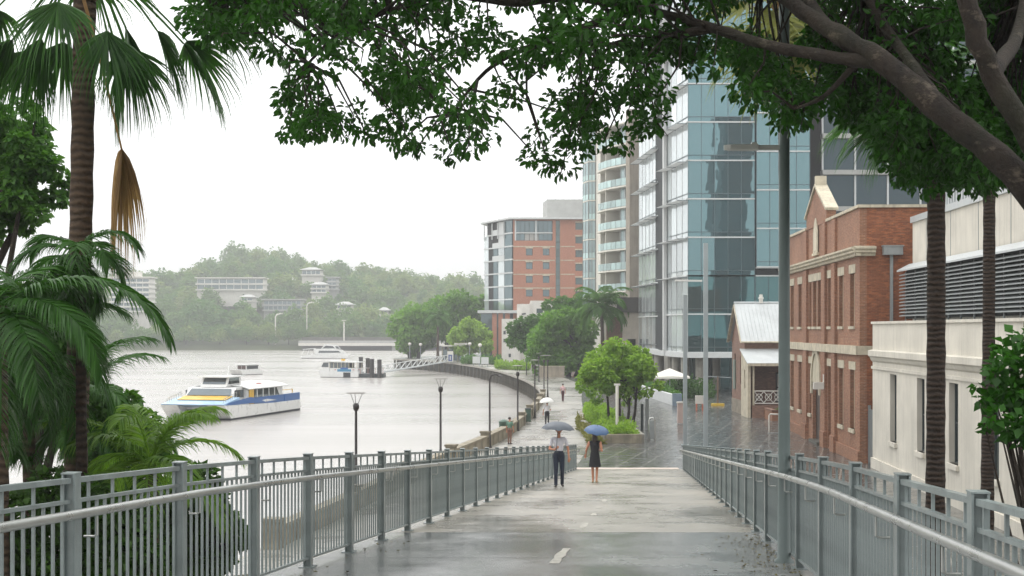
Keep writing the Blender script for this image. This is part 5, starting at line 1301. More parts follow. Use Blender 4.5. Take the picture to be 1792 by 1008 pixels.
MB().lathe([(.11, 0), (.11, .02), (.075, .05), (.064, 1.5), (.058, 6.2), (.0, 6.25)], n=18).build('post', M_POLE, p)
z = zy(259, 15.6) - ramp_z(15.6)
MB().extrude([(-.66, -.02, z), (-.6, -.075, z), (-.3, -.1, z), (-.28, -.03, z), (-.04, -.03, z), (-.04, .03, z), (-.28, .03, z), (-.3, .1, z), (-.6, .075, z), (-.66, .02, z)], (0, 0, -.022), (0, 0, .03)).bx(-.36, -.3, -.03, .03, z + .03, z + .06).build('lamp_arm', M_LAMP, p)
p = thing('sign_pole', 'short white pole standing in the planter bed', 'pole', (gx(1080, 90), 90, .3))
MB().lathe([(.1, 0), (.1, 2.9), (0, 2.92)], n=10).build('post', M_WHITE, p); MB().bx(-.2, .2, -.04, .04, 2.93, 3.05).build('cap', M_WHITE, p)
for px, d, h, lb in ((482, 612, 12, 'curved street lamp among trees on the far shore'), (537, 622, 17, 'double street lamp high among trees on the far shore'), (602, 600, 9, 'white street lamp on the viaduct')):
    z0 = max(1.0, float(hill_z(np.array(gx(px, d)), np.array(d)))) if px != 602 else 1.0
    p = thing('shore_lamp', lb, 'street lamp', (gx(px, d), d, z0)); MB().tube([(0, 0, -1), (0, 0, h - 1), (.5, 0, h), (2.2, 0, h + .5)] if px != 602 else [(0, 0, 0), (0, 0, h)], .28, 6).build('post', M_WHITE, p)
    MB().bx(1.6 if px != 602 else -.9, 3.2 if px != 602 else .9, -.3, .3, h + .3, h + .6).build('lamp_head', M_WHITE, p)

# ================================================================== PLANTER, FURNITURE
pl = thing('planter', 'stone kerbed planter bed in the wet plaza', 'planter')
pp = [(5.55, 85), (7.75, 85), (7.7, 100), (7.5, 112), (6.6, 117), (5.4, 110), (4.9, 98)]
M_KERB = plain('kerb_stone', '#8f8c82', 0.6, 0.2, 2.5, bump=.3, streak=.3)
for i, (a, b) in enumerate(zip(pp, pp[1:] + pp[:1])):
    a, b = Vector((*a, .26)), Vector((*b, .26)); n = max(1, int((b - a).length / 1.4))
    for k in range(n):
        u, v = a.lerp(b, k / n), a.lerp(b, (k + 1) / n); t_ = (v - u).normalized() * .012
        MB().bar(u + t_, v - t_, .34, .52).build('kerb_stone', M_STONE if (i == 0 and k == n - 1) or (i in (5,) and k % 2) else M_KERB, pl)
MB().prism(pp, .02, .42).build('soil', M_SOIL, pl)
rgp = np.random.default_rng(33)
def ground_cover(name, label, poly, n, h, leaf, mat, z0=.4, cat='plants'):
    P = np.array(poly); lo, hi = P.min(0), P.max(0); pts = []
    def inside(x, y):
        c = False
        for (x1, y1), (x2, y2) in zip(poly, poly[1:] + poly[:1]):
            if (y1 > y) != (y2 > y) and x < (x2 - x1) * (y - y1) / (y2 - y1) + x1: c = not c
        return c
    while len(pts) < n:
        x, y = rgp.uniform(lo, hi)
        if inside(x, y): pts.append((x, y, z0 + h * rgp.random() * (.55 + .45 * math.sin(x * 3.1) * math.sin(y * .9))))
    P = np.array(pts); V, Fc = leaf_geo(P, rgp.normal(size=P.shape) * .7 + [0, 0, .7], rgp.normal(size=P.shape) + [0, 0, .3], leaf * (.6 + .8 * rgp.random(n)), leaf * .5)
    link(name, quads_mesh(name, V, Fc, mat), label=label, **({'cat': 'hedge'} if name == 'hedge' else {'kind': 'stuff'}))
inner = [(5.75, 85.3), (7.55, 85.3), (7.5, 100), (7.3, 111), (6.6, 116), (5.55, 109.5), (5.1, 98)]
ground_cover('ground_cover', 'mixed green and yellow ground cover filling the planter bed', inner, 6000, .75, .26, G_BRIGHT)
ground_cover('dry_grasses', 'tawny grasses at the river side of the planter', [(4.6, 84), (5.4, 84), (5.3, 100), (4.9, 106), (4.5, 97)], 1500, .6, .3, foliage('tawny', '#4f5230', '#82824e', .7), z0=.02)
# stainless bin and dark posts beside the planter
o = thing('steel_bin', 'curved stainless steel hoop stand beside the planter', 'bin', (gx(1139, 87), 87, 0))
MB().tube([(-.1, 0, 0), (-.1, 0, 1.2), (-.06, 0, 1.34), (.1, 0, 1.38), (.22, 0, 1.3), (.24, 0, 0)], .05, 8).build('hoop', M_RAIL, o); MB().bx(-.08, .2, -.1, .1, .1, 1.2).build('panel', M_GREY_M, o)
o = thing('dark_post', 'dark timber mooring style post pair behind the steel hoop', 'post', (gx(1129, 96), 96, 0))
MB().bx(-.3, -.12, -.1, .1, 0, 1.75).build('post', M_DARK_F, o); MB().bx(.02, .24, -.1, .1, 0, 2.1).build('post', M_GREY_M, o)
o = thing('utility_cabinet', 'pale pinkish utility cabinet behind the short pale pole', 'cabinet', (gx(1191, 102), 102, 0))
MB().bx(-.22, .3, -.2, .3, .05, 1.5).build('body', plain('pale_pink', '#bfa9a2', .4, .05, 2), o); MB().bx(-.26, .34, -.24, .34, 1.5, 1.58).build('lid', M_WHITE, o)
o = thing('barrier_sign', 'white and orange barrier between the pale poles', 'barrier', (gx(1224, 119), 119, 0))
MB().bx(-.35, .35, -.05, .05, .55, 1.25).build('board', M_WHITE, o)
for s in (-.28, .22): MB().bx(s, s + .08, -.2, .2, 0, .55).build('leg', plain('orange_plastic', '#b4552e', .5, .1, 3), o)
o = thing('fence_stand', 'temporary fence post on a yellow foot beside the cottage', 'barrier', (gx(1256, 126), 126, 0))
MB().prism([(-.5, -.25), (.5, -.25), (.6, 0), (.5, .25), (-.5, .25), (-.6, 0)], 0, .22).build('foot', plain('yellow_plastic', '#c9a83a', .5, .1, 3), o)
MB().bx(-.06, .06, -.05, .05, .2, 2.6).build('post', plain('brown_post', '#6f5a48', .7), o); MB().bar((-.9, 0, 2.62), (1.2, 0, 2.5), .06, .08).build('rail', M_POST, o)
o = thing('bike_hoop', 'square white bike hoop in front of the garden wall', 'bike rack', (gx(1352, 93), 93, 0))
MB().tube([(-.22, 0, 0), (-.22, 0, 1.15), (-.16, 0, 1.24), (.36, 0, 1.24), (.42, 0, 1.15), (.42, 0, 0)], .05, 8).build('hoop', M_WHITE, o)
MB().bx(-.3, .5, -.12, .12, 0, .03).build('base_plate', M_GREY_M, o)
# cafe terrace: curved white wall, hedge, parasol
o = thing('terrace_wall', 'low curved white wall of the cafe terrace below the parasol', 'wall')
wl = smooth_line([(13.2, 156), (13.5, 148), (13.9, 138), (14.45, 127)], 2.0, 2)
for a, b in zip(wl, wl[1:]): MB().bar((*a, .48), (*b, .48), .35, .95).build('wall_segment', M_PALE, o)
MB().bx(14.3, 15.1, 126.4, 127.1, 0, 1.05).build('end_box', plain('blue_grey_box', '#6f7f8c', .5), o)
ground_cover('hedge', 'clipped dark hedge behind the white terrace wall', [(13.6, 156), (14.0, 140), (14.7, 128.5), (15.3, 128.5), (14.9, 142), (14.4, 156)], 2600, .9, .3, G_MID, z0=.5)
ground_cover('hedge', 'dark shrubs under the tower columns behind the parasol', [(15.5, 140), (19.5, 138), (21, 147), (16.5, 152)], 2400, 1.9, .35, G_DARK, z0=.1)
o = thing('parasol', 'white square market parasol over the cafe terrace', 'parasol', (gx(1172, 140), 140, 0))
MB().lathe([(.05, 0), (.05, 2.7)], n=8).build('pole', M_POST, o)
mb = MB(); top = (0, 0, 2.95); q = [(-1.8, -1.6, 2.15), (1.8, -1.6, 2.15), (1.8, 1.6, 2.15), (-1.8, 1.6, 2.15)]
for a, b in zip(q, q[1:] + q[:1]):
    m_ = ((a[0] + b[0]) / 2, (a[1] + b[1]) / 2, 2.22); mb.face(a, m_, top); mb.face(m_, b, top)
    mb.face((a[0], a[1], 1.98), (b[0], b[1], 1.98), b, m_, a)
mb.build('canopy', plain('white_canvas', '#dedbd2', .8, .04, 2), o); MB().bx(-.4, .4, -.4, .4, 0, .12).build('base', M_CONC, o)
ground_cover('hedge', 'box hedge in front of the cottage verandah', [(19.6, 105.7), (22, 105.7), (22, 106.9), (19.6, 106.9)], 900, 1.0, .2, G_MID, z0=.5)
ground_cover('hedge', 'long hedge on the far promenade below the brick columns', [(gx(808, 275), 275), (gx(878, 268), 268), (gx(878, 272), 272), (gx(808, 280), 280)], 2200, 1.7, .5, G_MID, z0=.2)
ground_cover('hedge', 'low planting along the far promenade below the white walls', [(gx(868, 240), 240), (gx(925, 232), 232), (gx(928, 236), 236), (gx(868, 246), 246)], 1600, 1.5, .5, G_BRIGHT, z0=.1)
for px0, px1, d, lb in ((827, 840, 262, 'pale panel wall left on the far promenade'), (842, 855, 256, 'pale panel wall right on the far promenade')):
    o = thing('panel_wall', lb, 'wall', (gx(px0, d), d, 0)); w_ = (px1 - px0) * d / F_PX
    MB().bx(0, w_, 0, .2, .5, 1.75).build('panel', M_PALE, o); MB().bx(.1, .25, .02, .18, 0, .5).bx(w_ - .25, w_ - .1, .02, .18, 0, .5).build('foot', M_GREY_M, o)
o = thing('stone_wall', 'pale stone wall under the big dark spreading tree', 'wall', (gx(943, 200), 200, 0))
MB().bx(0, 3.6, 0, .4, 0, 1.5).build('wall', plain('warm_stone', '#a89e8e', .8, .15, 1, streak=.5), o); MB().bx(-.05, 3.65, -.05, .45, 1.502, 1.62).build('coping', M_TRIM, o)
for k, (px, lb) in enumerate(((881, 'green litter bin against the stone parapet'),)):
    o = thing('litter_bin', lb, 'bin', (gx(px, 89.5), 89.5, 0)); MB().lathe([(.26, .03), (.28, .9), (.3, .92), (.3, 1.0), (.1, 1.12), (0, 1.12)], n=14).build('body', plain('bin_green', '#3e5a4c', .5, .1, 3), o); MB().lathe([(.22, 0), (.22, .03)], n=14).build('base', M_DARK_F, o)
o = thing('litter_bin', 'small green box bin fixed to the parapet by a black lamp post', 'bin', (gx(924, 103), 103, 0)); MB().bx(-.2, .2, -.2, .2, .1, 1.0).build('body', MATS['bin_green'], o); MB().bx(-.23, .23, -.23, .23, 1.0, 1.08).build('lid', M_DARK_F, o)

# ================================================================== FERRY STOP
wz = -2.2
pt = thing('pontoon', 'dark floating pontoon with rails behind the moored ferry', 'pontoon', (gx(655, 266), 266, wz))
MB().bx(-2.6, 1.9, -2, 3, -.3, .7).build('float', M_DARK_F, pt)
for x in (-2.4, -1, .4, 1.8): MB().bx(x - .04, x + .04, -1.9, -1.82, .7, 1.8).build('rail_post', plain('red_rail', '#b98b86', .5), pt)
MB().bx(-2.5, 1.85, -1.9, -1.82, 1.75, 1.83).build('rail', M_WHITE, pt)
for px, d, yt, lb in ((631.5, 272, 625, 'dark mooring pile leftmost of the four by the pontoon'), (643.5, 270, 627, 'shorter dark mooring pile second from left by the pontoon'), (651, 263, 628.5, 'dark mooring pile third from left by the pontoon'), (664, 262, 629.5, 'dark mooring pile rightmost of the four by the pontoon')):
    o = thing('mooring_pile', lb, 'pile', (gx(px, d), d, -5), group='mooring piles of the ferry stop')
    MB().lathe([(.42, 0), (.42, 2.9), (.4, zy(yt, d) + 4.9)], n=12).build('shaft', M_BLACK, o); MB().lathe([(.44, 0), (.44, .12), (0, .2)], (0, 0, zy(yt, d) + 4.9), 12).build('cap', M_BLACK, o)
gw_ = thing('gangway', 'pale steel truss gangway from the pontoon up to the promenade', 'gangway')
a, b = Vector((gx(668, 267), 267, -1.3)), Vector((gx(786, 288), 288, .3))
for s in (-.9, .9):
    o_ = Vector((.1, s, 0)); MB().bar(a + o_, b + o_, .12, .14).build('bottom_chord', M_PALE, gw_); MB().bar(a + o_ + Vector((0, 0, 1.3)), b + o_ + Vector((0, 0, 1.3)), .12, .12).build('top_chord', M_PALE, gw_)
    for k in range(12):
        u, v = a.lerp(b, k / 12) + o_, a.lerp(b, (k + 1) / 12) + o_; MB().bar(u, v + Vector((0, 0, 1.3)), .07, .07).build('brace', M_PALE, gw_); MB().bar(u, u + Vector((0, 0, 1.3)), .07, .07, up=(1, 0, 0)).build('brace', M_PALE, gw_)
MB().bar(a, b, 1.7, .08).build('deck', M_GREY_M, gw_)
o = thing('ferry_shelter', 'flat-roofed ferry shelter with posts where the gangway meets the promenade', 'shelter', (gx(773, 290), 290, 0))
MB().bx(0, 4.6, -1.2, 1.5, 3.3, 3.55).bx(2.6, 5.2, -1.4, 1.0, 3.6, 4.0).build('roof', M_WHITE, o)
for x in (.15, 1.3, 3.3, 4.4): MB().bx(x - .09, x + .09, -.9, -.72, 0, 3.3).build('post', plain('olive_post', '#6f6a48', .6), o)
MB().bx(.2, 4.3, 1.3, 1.36, .4, 2.6).build('back_screen', M_GL3, o)
o = thing('ferry_sign', 'white board with dark blue panel beside the ferry shelter', 'sign', (gx(788, 286), 286, 0))
MB().bx(-.6, .6, 0, .12, .2, 2.35).build('board', M_WHITE, o); MB().bx(-.38, .38, -.03, -.004, .35, 1.65).build('blue_panel', plain('sign_blue', '#33508c', .5), o); MB().bx(-.1, .1, -.05, -.032, .6, 1.4).build('white_mark', M_WHITE, o)

# ================================================================== BOATS
M_HULL = plain('boat_white', '#dfe0de', 0.3, 0.03, 1.5, coat=.3)
M_BLUE = plain('boat_blue', '#1d5a9c', 0.35, 0.08, 1.5, coat=.3); M_LBLUE = plain('boat_pale_blue', '#9dbfdd', 0.35, .06, 1, coat=.3)
M_YEL = plain('boat_yellow', '#d7ab38', 0.4, .05, 1.5); M_BGLASS = glass_mat('boat_glass', '#20262a', '#b9c8cf', 0.12, 0.03); M_BOTTOM = plain('boat_dark', '#1a2026', .5, .1, 1)
M_TEAL = plain('boat_teal', '#2f7fa6', .4, .08, 1); M_RED = plain('boat_red', '#b5483a', .5, .05, 2)
def sprof(mb, prof, y0, y1, mat=0): return mb.extrude([(x, 0, z) for x, z in prof], (0, y0, 0), (0, y1, 0), mat)
fe = thing('ferry', 'blue, white and yellow catamaran ferry heading across the river', 'ferry', (-26.8, 158.8, wz), math.atan2(-18, -4.2)); fe.scale = (1.02, 1.08, 0.95)
for s in (-1, 1):
    y0, y1 = sorted((s * 1.5, s * 3.15))
    sprof(MB(), [(0, .25), (18.0, .2), (19.6, 1.62), (14, 1.45), (0, 1.1)], y0, y1).build('hull', M_HULL, fe)
    sprof(MB(), [(.1, -.6), (17.4, -.6), (18.2, .199), (.02, .249)], y0 + .03, y1 - .03).build('hull_bottom', M_BOTTOM, fe)
    sprof(MB(), [(9.5, 1.47), (19.4, 1.63), (18.4, 1.86), (13.6, 2.2), (12.4, 2.1)], s * 3.17 - .015, s * 3.17 + .015).build('bow_stripe', M_BLUE, fe)
    MB().bx(1.0, 12.2, s * 3.02 - .03, s * 3.02 + .03, 1.25, 2.08).build('side_band', M_BLUE, fe)
    sprof(MB(), [(6.5, 1.55), (10, 1.5), (11, 1.68), (9, 1.78)], s * 3.06 - .008, s * 3.06 + .008).build('side_flash', M_HULL, fe)
    MB().bx(12.25, 13.3, s * 2.98 - .04, s * 2.98 + .04, 1.25, 3.0).build('door', M_YEL, fe)
    sprof(MB(), [(5.6, 2.1), (12.1, 2.1), (12.0, 2.98), (6.4, 2.98)], s * 2.98 - .03, s * 2.98 + .03).build('side_window', M_BGLASS, fe)
    for k in range(3): MB().bx(13.5 + k * .75, 14.1 + k * .75, s * 2.45 - .03, s * 2.45 + .03, 2.2, 3.0).build('forward_window', M_BGLASS, fe)
MB().bx(.1, 17.6, -3.1, 3.1, 1.1, 1.28).build('deck', M_HULL, fe)
MB().bx(15.5, 16.2, -1.5, 1.5, -.2, 1.09).build('tunnel', M_BOTTOM, fe)
sprof(MB(), [(19.5, 1.64), (19.6, 1.7), (15.9, 2.3), (15.9, 1.3), (17.6, 1.3)], -3.1, 3.1).build('foredeck', M_LBLUE, fe)
sprof(MB(), [(17.6, 2.06), (17.7, 2.09), (15.92, 2.42), (15.92, 2.32)], -2.4, 2.4).build('yellow_stripe', M_YEL, fe)
MB().bx(4.5, 13.4, -2.9, 2.9, 1.28, 3.0).build('saloon', M_HULL, fe)
sprof(MB(), [(13.4, 1.3), (15.9, 1.3), (15.9, 2.3), (15.1, 3.25), (13.4, 3.3)], -2.4, 2.4).build('forward_house', M_HULL, fe)
MB().extrude([(15.93, -2.2, 2.45), (15.93, 2.2, 2.45), (15.27, 2.0, 3.12), (15.27, -2.0, 3.12)], (0, 0, 0), (.03, 0, .03)).build('windscreen', M_BGLASS, fe)
mb = MB()
for a_, b_ in ((0, 1), (1, 2), (2, 3), (3, 4), (4, 5)):
    ys = [-3.2, -2.4, -.9, .9, 2.4, 3.2]; zs = [3.02, 3.3, 3.5, 3.5, 3.3, 3.02]
    mb.extrude([(3.6, ys[a_], zs[a_]), (3.6, ys[b_], zs[b_]), (3.6, ys[b_], zs[b_] + .1), (3.6, ys[a_], zs[a_] + .1)], (0, 0, 0), (10.2, 0, 0))
mb.build('roof', M_HULL, fe)
sprof(MB(), [(11.2, 3.4), (14.9, 3.3), (14.3, 4.3), (11.4, 4.3)], -1.3, 1.3).build('wheelhouse', M_HULL, fe)
for s in (-1, 1): sprof(MB(), [(11.8, 3.65), (14.4, 3.6), (14.1, 4.25), (11.9, 4.25)], s * 1.32 - .02, s * 1.32 + .02).build('wheelhouse_window', M_BGLASS, fe)
MB().extrude([(14.72, -1.15, 3.6), (14.72, 1.15, 3.6), (14.36, 1.1, 4.22), (14.36, -1.1, 4.22)], (0, 0, 0), (.05, 0, .02)).build('wheelhouse_windscreen', M_BGLASS, fe)
MB().bx(10.9, 14.9, -1.6, 1.6, 4.31, 4.43).build('wheelhouse_roof', M_HULL, fe)
MB().tube([(11.5, 0, 4.43), (11.3, 0, 5.4)], .04, 6).build('mast', M_HULL, fe); MB().bx(.1, 4.4, 2.9, 3.1, 1.28, 2.1).bx(.1, 4.4, -3.1, -2.9, 1.28, 2.1).build('aft_bulwark', M_BLUE, fe)
for s in (-1, 1): MB().bx(1.2, 4.4, s * 2.7 - .05, s * 2.7 + .05, 2.5, 2.56).bx(1.2, 1.28, s * 2.7 - .04, s * 2.7 + .04, 2.1, 2.5).build('aft_rail', M_YEL, fe)
MB().lathe([(.22, .0), (.3, .05), (.22, .1)], (9, 2.2, 3.45), 12).build('life_ring', M_RED, fe)
for s in (-1, 1):
    for k in range(7): MB().bx(15.9 + k * .5, 15.94 + k * .5, s * 2.8 - .02, s * 2.8 + .02, 2.2 - k * .1, 2.85 - k * .1).build('rail_post', M_RAIL, fe)
    MB().bar((15.9, s * 2.8, 2.85), (18.92, s * 2.8, 2.25), .04, .04).build('bow_rail', M_RAIL, fe)
    for k in range(4): MB().bx(6.9 + k * 1.5, 7.0 + k * 1.5, s * 3.0 - .025, s * 3.02 + .025, 2.1, 2.97).build('window_bar', M_HULL, fe)
for k in range(5): MB().bx(1.4 + k * .6, 1.75 + k * .6, -1.6 + (k % 3) * 1.3, -1.1 + (k % 3) * 1.3, 1.28, 2.15).build('deck_seat', M_TEAL, fe)
# moored ferry
f2 = thing('moored_ferry', 'small white cross-river ferry with blue side panel moored at the pontoon', 'ferry', (gx(598, 266), 266, wz), math.pi - .25)
sprof(MB(), [(-3.8, .1), (3.6, .1), (4.1, 1.0), (3.9, 1.15), (-3.9, 1.05)], -1.5, 1.5).build('hull', M_HULL, f2); sprof(MB(), [(-3.7, -.4), (3.4, -.4), (3.62, .099), (-3.78, .099)], -1.45, 1.45).build('hull_bottom', M_BOTTOM, f2)
sprof(MB(), [(-3.6, 2.95), (2.6, 3.15), (3.3, 2.9), (-3.6, 2.75)], -1.6, 1.6).build('roof', M_HULL, f2)
sprof(MB(), [(1.9, 1.1), (3.95, 1.16), (3.6, 2.2), (3.0, 2.9), (1.9, 2.95)], -1.4, 1.4).build('cabin', M_HULL, f2)
for s in (-1, 1):
    sprof(MB(), [(2.1, 1.9), (3.5, 1.95), (3.1, 2.7), (2.1, 2.75)], s * 1.42 - .02, s * 1.42 + .02).build('cabin_window', M_BGLASS, f2)
    MB().bx(-3.7, 1.8, s * 1.42 - .04, s * 1.42 + .04, 1.06, 1.75).build('bulwark', M_HULL, f2); MB().bx(-2.4, .3, s * 1.48 - .02, s * 1.48 + .02, 1.1, 1.55).build('teal_panel', M_TEAL, f2); MB().bx(-1.8, -.3, s * 1.48 - .02, s * 1.48 + .02, 1.56, 1.85).build('blue_panel', M_BLUE, f2)
    for x in (.7, -2.9): MB().lathe([(.15, 0), (.22, .05), (.15, .1)], (x, s * 1.5, 1.4), 10).build('life_ring', M_RED, f2)
    for k in range(8): MB().bx(-3.5 + k * .75, -3.42 + k * .75, s * 1.4 - .04, s * 1.4 + .04, 1.75, 2.8).build('stanchion', M_CREAM_F, f2)
    MB().bx(-1.9, 1.8, s * 1.36 - .01, s * 1.36 + .01, 1.76, 2.74).build('side_window', M_BGLASS, f2)
MB().bx(-.6, 0, -.3, .3, 3.1, 3.45).build('roof_box', M_YEL, f2); MB().bx(-2.3, -.9, -1.52, 1.52, -.1, .95).build('boarding_recess', M_BOTTOM, f2)
# white cruise cat further out
f3 = thing('cruise_boat', 'white two-deck cruise boat passing in front of the viaduct', 'boat', (gx(570, 438), 438, wz), 0.12)
sprof(MB(), [(-7.4, .2), (6.6, .1), (7.6, 1.3), (3, 1.5), (-4, 1.2), (-7.6, .6)], -2.5, 2.5).build('hull', M_HULL, f3); sprof(MB(), [(-7.3, -.4), (6.2, -.4), (6.5, .09), (-7.35, .19)], -2.4, 2.4).build('hull_bottom', M_BOTTOM, f3)
sprof(MB(), [(-3.2, 1.3), (6.2, 1.5), (5.2, 2.6), (2.5, 3.0), (-3.6, 2.9)], -2.3, 2.3).build('lower_cabin', M_HULL, f3); sprof(MB(), [(-1.4, 3.0), (4.6, 2.95), (3.6, 3.9), (1.2, 4.4), (-.4, 4.3)], -1.9, 1.9).build('upper_cabin', M_HULL, f3)
sprof(MB(), [(-7.0, 2.7), (-3.0, 2.95), (-3.0, 3.1), (-7.0, 2.85)], -2.2, 2.2).build('aft_canopy', M_HULL, f3)
for s in (-1, 1):
    sprof(MB(), [(-2.2, 1.7), (4.6, 1.8), (3.9, 2.35), (-2.0, 2.4)], s * 2.33 - .02, s * 2.33 + .02).build('lower_window', M_BGLASS, f3); sprof(MB(), [(-1.0, 3.1), (2.8, 3.1), (2.2, 3.8), (0, 3.9)], s * 1.93 - .02, s * 1.93 + .02).build('upper_window', M_BGLASS, f3)
    for x in (-6.6, -5, -3.6): MB().bar((x - .8, s * 2.2, 1.0), (x, s * 2.2, 2.7), .1, .1).build('canopy_strut', M_HULL, f3)
    sprof(MB(), [(3.2, 3.1), (4.3, 3.05), (3.6, 3.75), (2.9, 3.75)], s * 1.95 - .02, s * 1.95 + .02).build('bridge_window', M_BGLASS, f3)
# little launch
f4 = thing('launch', 'small white launch with dark cabin windows out on the river', 'boat', (gx(432, 281), 281, wz), -math.pi / 2 - .5)
sprof(MB(), [(-3.2, .1), (3.0, .1), (3.7, 1.05), (-3.4, .8)], -1.4, 1.4).build('hull', M_HULL, f4); sprof(MB(), [(-3.1, -.3), (2.8, -.3), (3.0, .099), (-3.18, .099)], -1.35, 1.35).build('hull_bottom', M_BOTTOM, f4)
MB().bx(-2.2, 1.6, -1.15, 1.15, .8, 1.9).build('cabin', M_HULL, f4); MB().bx(-2.9, 2.0, -1.4, 1.4, 1.95, 2.08).build('roof', M_HULL, f4)
MB().bx(1.61, 1.64, -1.0, -.05, 1.1, 1.85).bx(1.61, 1.64, .05, 1.0, 1.1, 1.85).build('windscreen', plain('boat_brown', '#4a2f28', .3), f4)
for s in (-1, 1): MB().bx(-2.0, 1.4, s * 1.17 - .015, s * 1.17 + .015, 1.15, 1.8).build('side_window', M_BGLASS, f4)

# ================================================================== PEOPLE
M_SKIN = plain('skin', '#b98064', 0.55, 0.05, 6); M_HAIR = plain('dark_hair', '#2a1c16', 0.5, .1, 20); M_SHIRT = plain('pale_shirt', '#cfced6', .8, .08, 9, bump=1.0, bscale=9); M_NAVY = plain('navy_trousers', '#1d2637', .8, .15, 9, bump=1.0, bscale=8)
M_SHOE = plain('dark_shoe', '#241a18', .5); M_DRESS = plain('black_dress', '#17171c', .8, .2, 9, bump=1.0, bscale=9); M_TAN = plain('tan_sandal', '#a98a63', .6)
def cap(mb, a, b, ra, rb):
    a, b = Vector(a), Vector(b); t_ = (b - a).normalized()
    mb.tube([a - t_ * ra * .98, a - t_ * ra * .75, a - t_ * ra * .4, a, a.lerp(b, .5), b, b + t_ * rb * .4, b + t_ * rb * .75, b + t_ * rb * .98], [ra * .12, ra * .64, ra * .9, ra, (ra + rb) / 2, rb, rb * .9, rb * .64, rb * .12], 12)
def person(label, loc, rz, H, arms, legs, mats, voxel=.011, hair='short', dress=None, group=None, lean=0):
    """arms: two lists (elbow, wrist, finger direction) for -x and +x side; legs: two (knee, ankle). Faces -y. mats: list; index 0 skin,1 top,2 trousers,3 shoes"""
    prims = []
    def C(a, b, ra, rb, m): prims.append((Vector(a), Vector(b), ra, rb, m))
    bare_legs = dress is not None
    C((0, 0, .96), (0, 0, 1.08), .135, .125, 2 if not bare_legs else 1); C((-.06, .01, .95), (.06, .01, .95), .11, .11, 2 if not bare_legs else 1)
    C((0, 0, 1.1), (0, 0, 1.3), .128, .145, 1); C((-.07, .01, 1.34), (.07, .01, 1.34), .105, .105, 1); C((-.15, .01, 1.415), (.15, .01, 1.415), .06, .06, 1)
    C((0, .01, 1.44), (0, -.005, 1.56), .053, .05, 0); C((0, -.005, 1.67), (0, .012, 1.685), .085, .088, 0); C((0, -.035, 1.60), (0, -.03, 1.66), .056, .074, 0)
    C((0, -.105, 1.645), (0, -.112, 1.632), .011, .015, 0); C((-.022, -.098, 1.593), (.022, -.098, 1.593), .007, .007, 4); C((-.089, .01, 1.65), (-.089, .015, 1.66), .016, .018, 0); C((.089, .01, 1.65), (.089, .015, 1.66), .016, .018, 0)
    for s in (-1, 1): C((s * .032, -.083, 1.668), (s * .033, -.084, 1.668), .011, .011, 5); C((s * .018, -.088, 1.69), (s * .05, -.08, 1.692), .006, .005, 5)
    for s, (kn, an) in zip((-1, 1), legs):
        lm = 0 if bare_legs else 2; fat = .82 if bare_legs else 1.0
        C((s * .085, 0, .92), kn, .095 * fat, .063 * fat, lm); C(kn, an, .062 * fat, .043 * fat if bare_legs else .052, lm); C(Vector(an) + Vector((0, .03, -.045)), Vector(an) + Vector((s * .02, -.15, -.055)), .038, .034, 3)
    for s, (el, wr, fd) in zip((-1, 1), arms):
        sl = 0 if bare_legs else 1
        el, wr, fd = Vector(el), Vector(wr), Vector(fd).normalized(); sh = Vector((s * .19, .01, 1.405))
        C(sh, sh.lerp(el, .6), .053, .05, sl); C(sh.lerp(el, .55), el, .04, .036, 0); C(el, wr, .037, .026, 0)
        side = fd.cross(Vector((0, -1, 0)) if abs(fd.y) < .8 else Vector((1, 0, 0))).normalized(); pn = fd.cross(side)
        C(wr, wr + fd * .07, .024, .03, 0)
        for j, (o_, l_) in enumerate(((-.03, .065), (-.01, .078), (.011, .072), (.03, .055))):
            k0 = wr + fd * .085 + side * o_; k1 = k0 + fd * l_ * .55; k2 = k1 + (fd * .6 + pn * .8).normalized() * l_ * .5
            C(k0, k1, .0105, .0095, 0); C(k1, k2, .0095, .008, 0)
        t0 = wr + fd * .03 + side * -.03; t1 = t0 + (fd * .6 - side * .9).normalized() * .035; C(t0, t1, .0125, .011, 0); C(t1, t1 + fd * .03, .011, .009, 0)
    sc = H / 1.765; mb = MB()
    for a, b, ra, rb, m in prims: cap(mb, a, b, ra, rb)
    me = mb.mesh('body_raw', M_SKIN); tmp = bpy.data.objects.new('person', me); COL.objects.link(tmp)
    md = tmp.modifiers.new('r', 'REMESH'); md.mode = 'VOXEL'; md.voxel_size = voxel
    md2 = tmp.modifiers.new('s', 'SMOOTH'); md2.iterations = 3; md2.factor = .5
    dg = bpy.context.evaluated_depsgraph_get(); me2 = bpy.data.meshes.new_from_object(tmp.evaluated_get(dg)); bpy.data.objects.remove(tmp); bpy.data.meshes.remove(me)
    npol = len(me2.polygons); ce = np.empty(npol * 3); me2.polygons.foreach_get('center', ce); ce = ce.reshape(-1, 3); best = np.full(npol, 1e9); idx = np.zeros(npol, int)
    for a, b, ra, rb, m in prims:
        a, b = np.array(a), np.array(b); ab = b - a; t_ = np.clip(((ce - a) @ ab) / max(ab @ ab, 1e-9), 0, 1); dd = np.linalg.norm(ce - a - t_[:, None] * ab, axis=1) - (ra + (rb - ra) * t_) - (.004 if m in (4, 5) else 0)
        u = dd < best; best[u] = dd[u]; idx[u] = m
    me2.materials.clear()
    for m in mats: me2.materials.append(m)
    me2.materials.append(plain('lips', '#8f4f44', .5)); me2.materials.append(plain('eye_dark', '#20161a', .3))
    me2.polygons.foreach_set('material_index', idx.astype(np.int32)); me2.polygons.foreach_set('use_smooth', np.ones(npol, bool)); me2.update()
    o = link('person', me2, None, loc, rz, label, 'person', group); o.scale = (sc, sc, sc)
    hm = MB().ellipsoid((0, .02, 1.695), (.098, .105, .09), 18, 12)
    if hair == 'long': hm.ellipsoid((0, .075, 1.56), (.09, .05, .17), 14, 10)
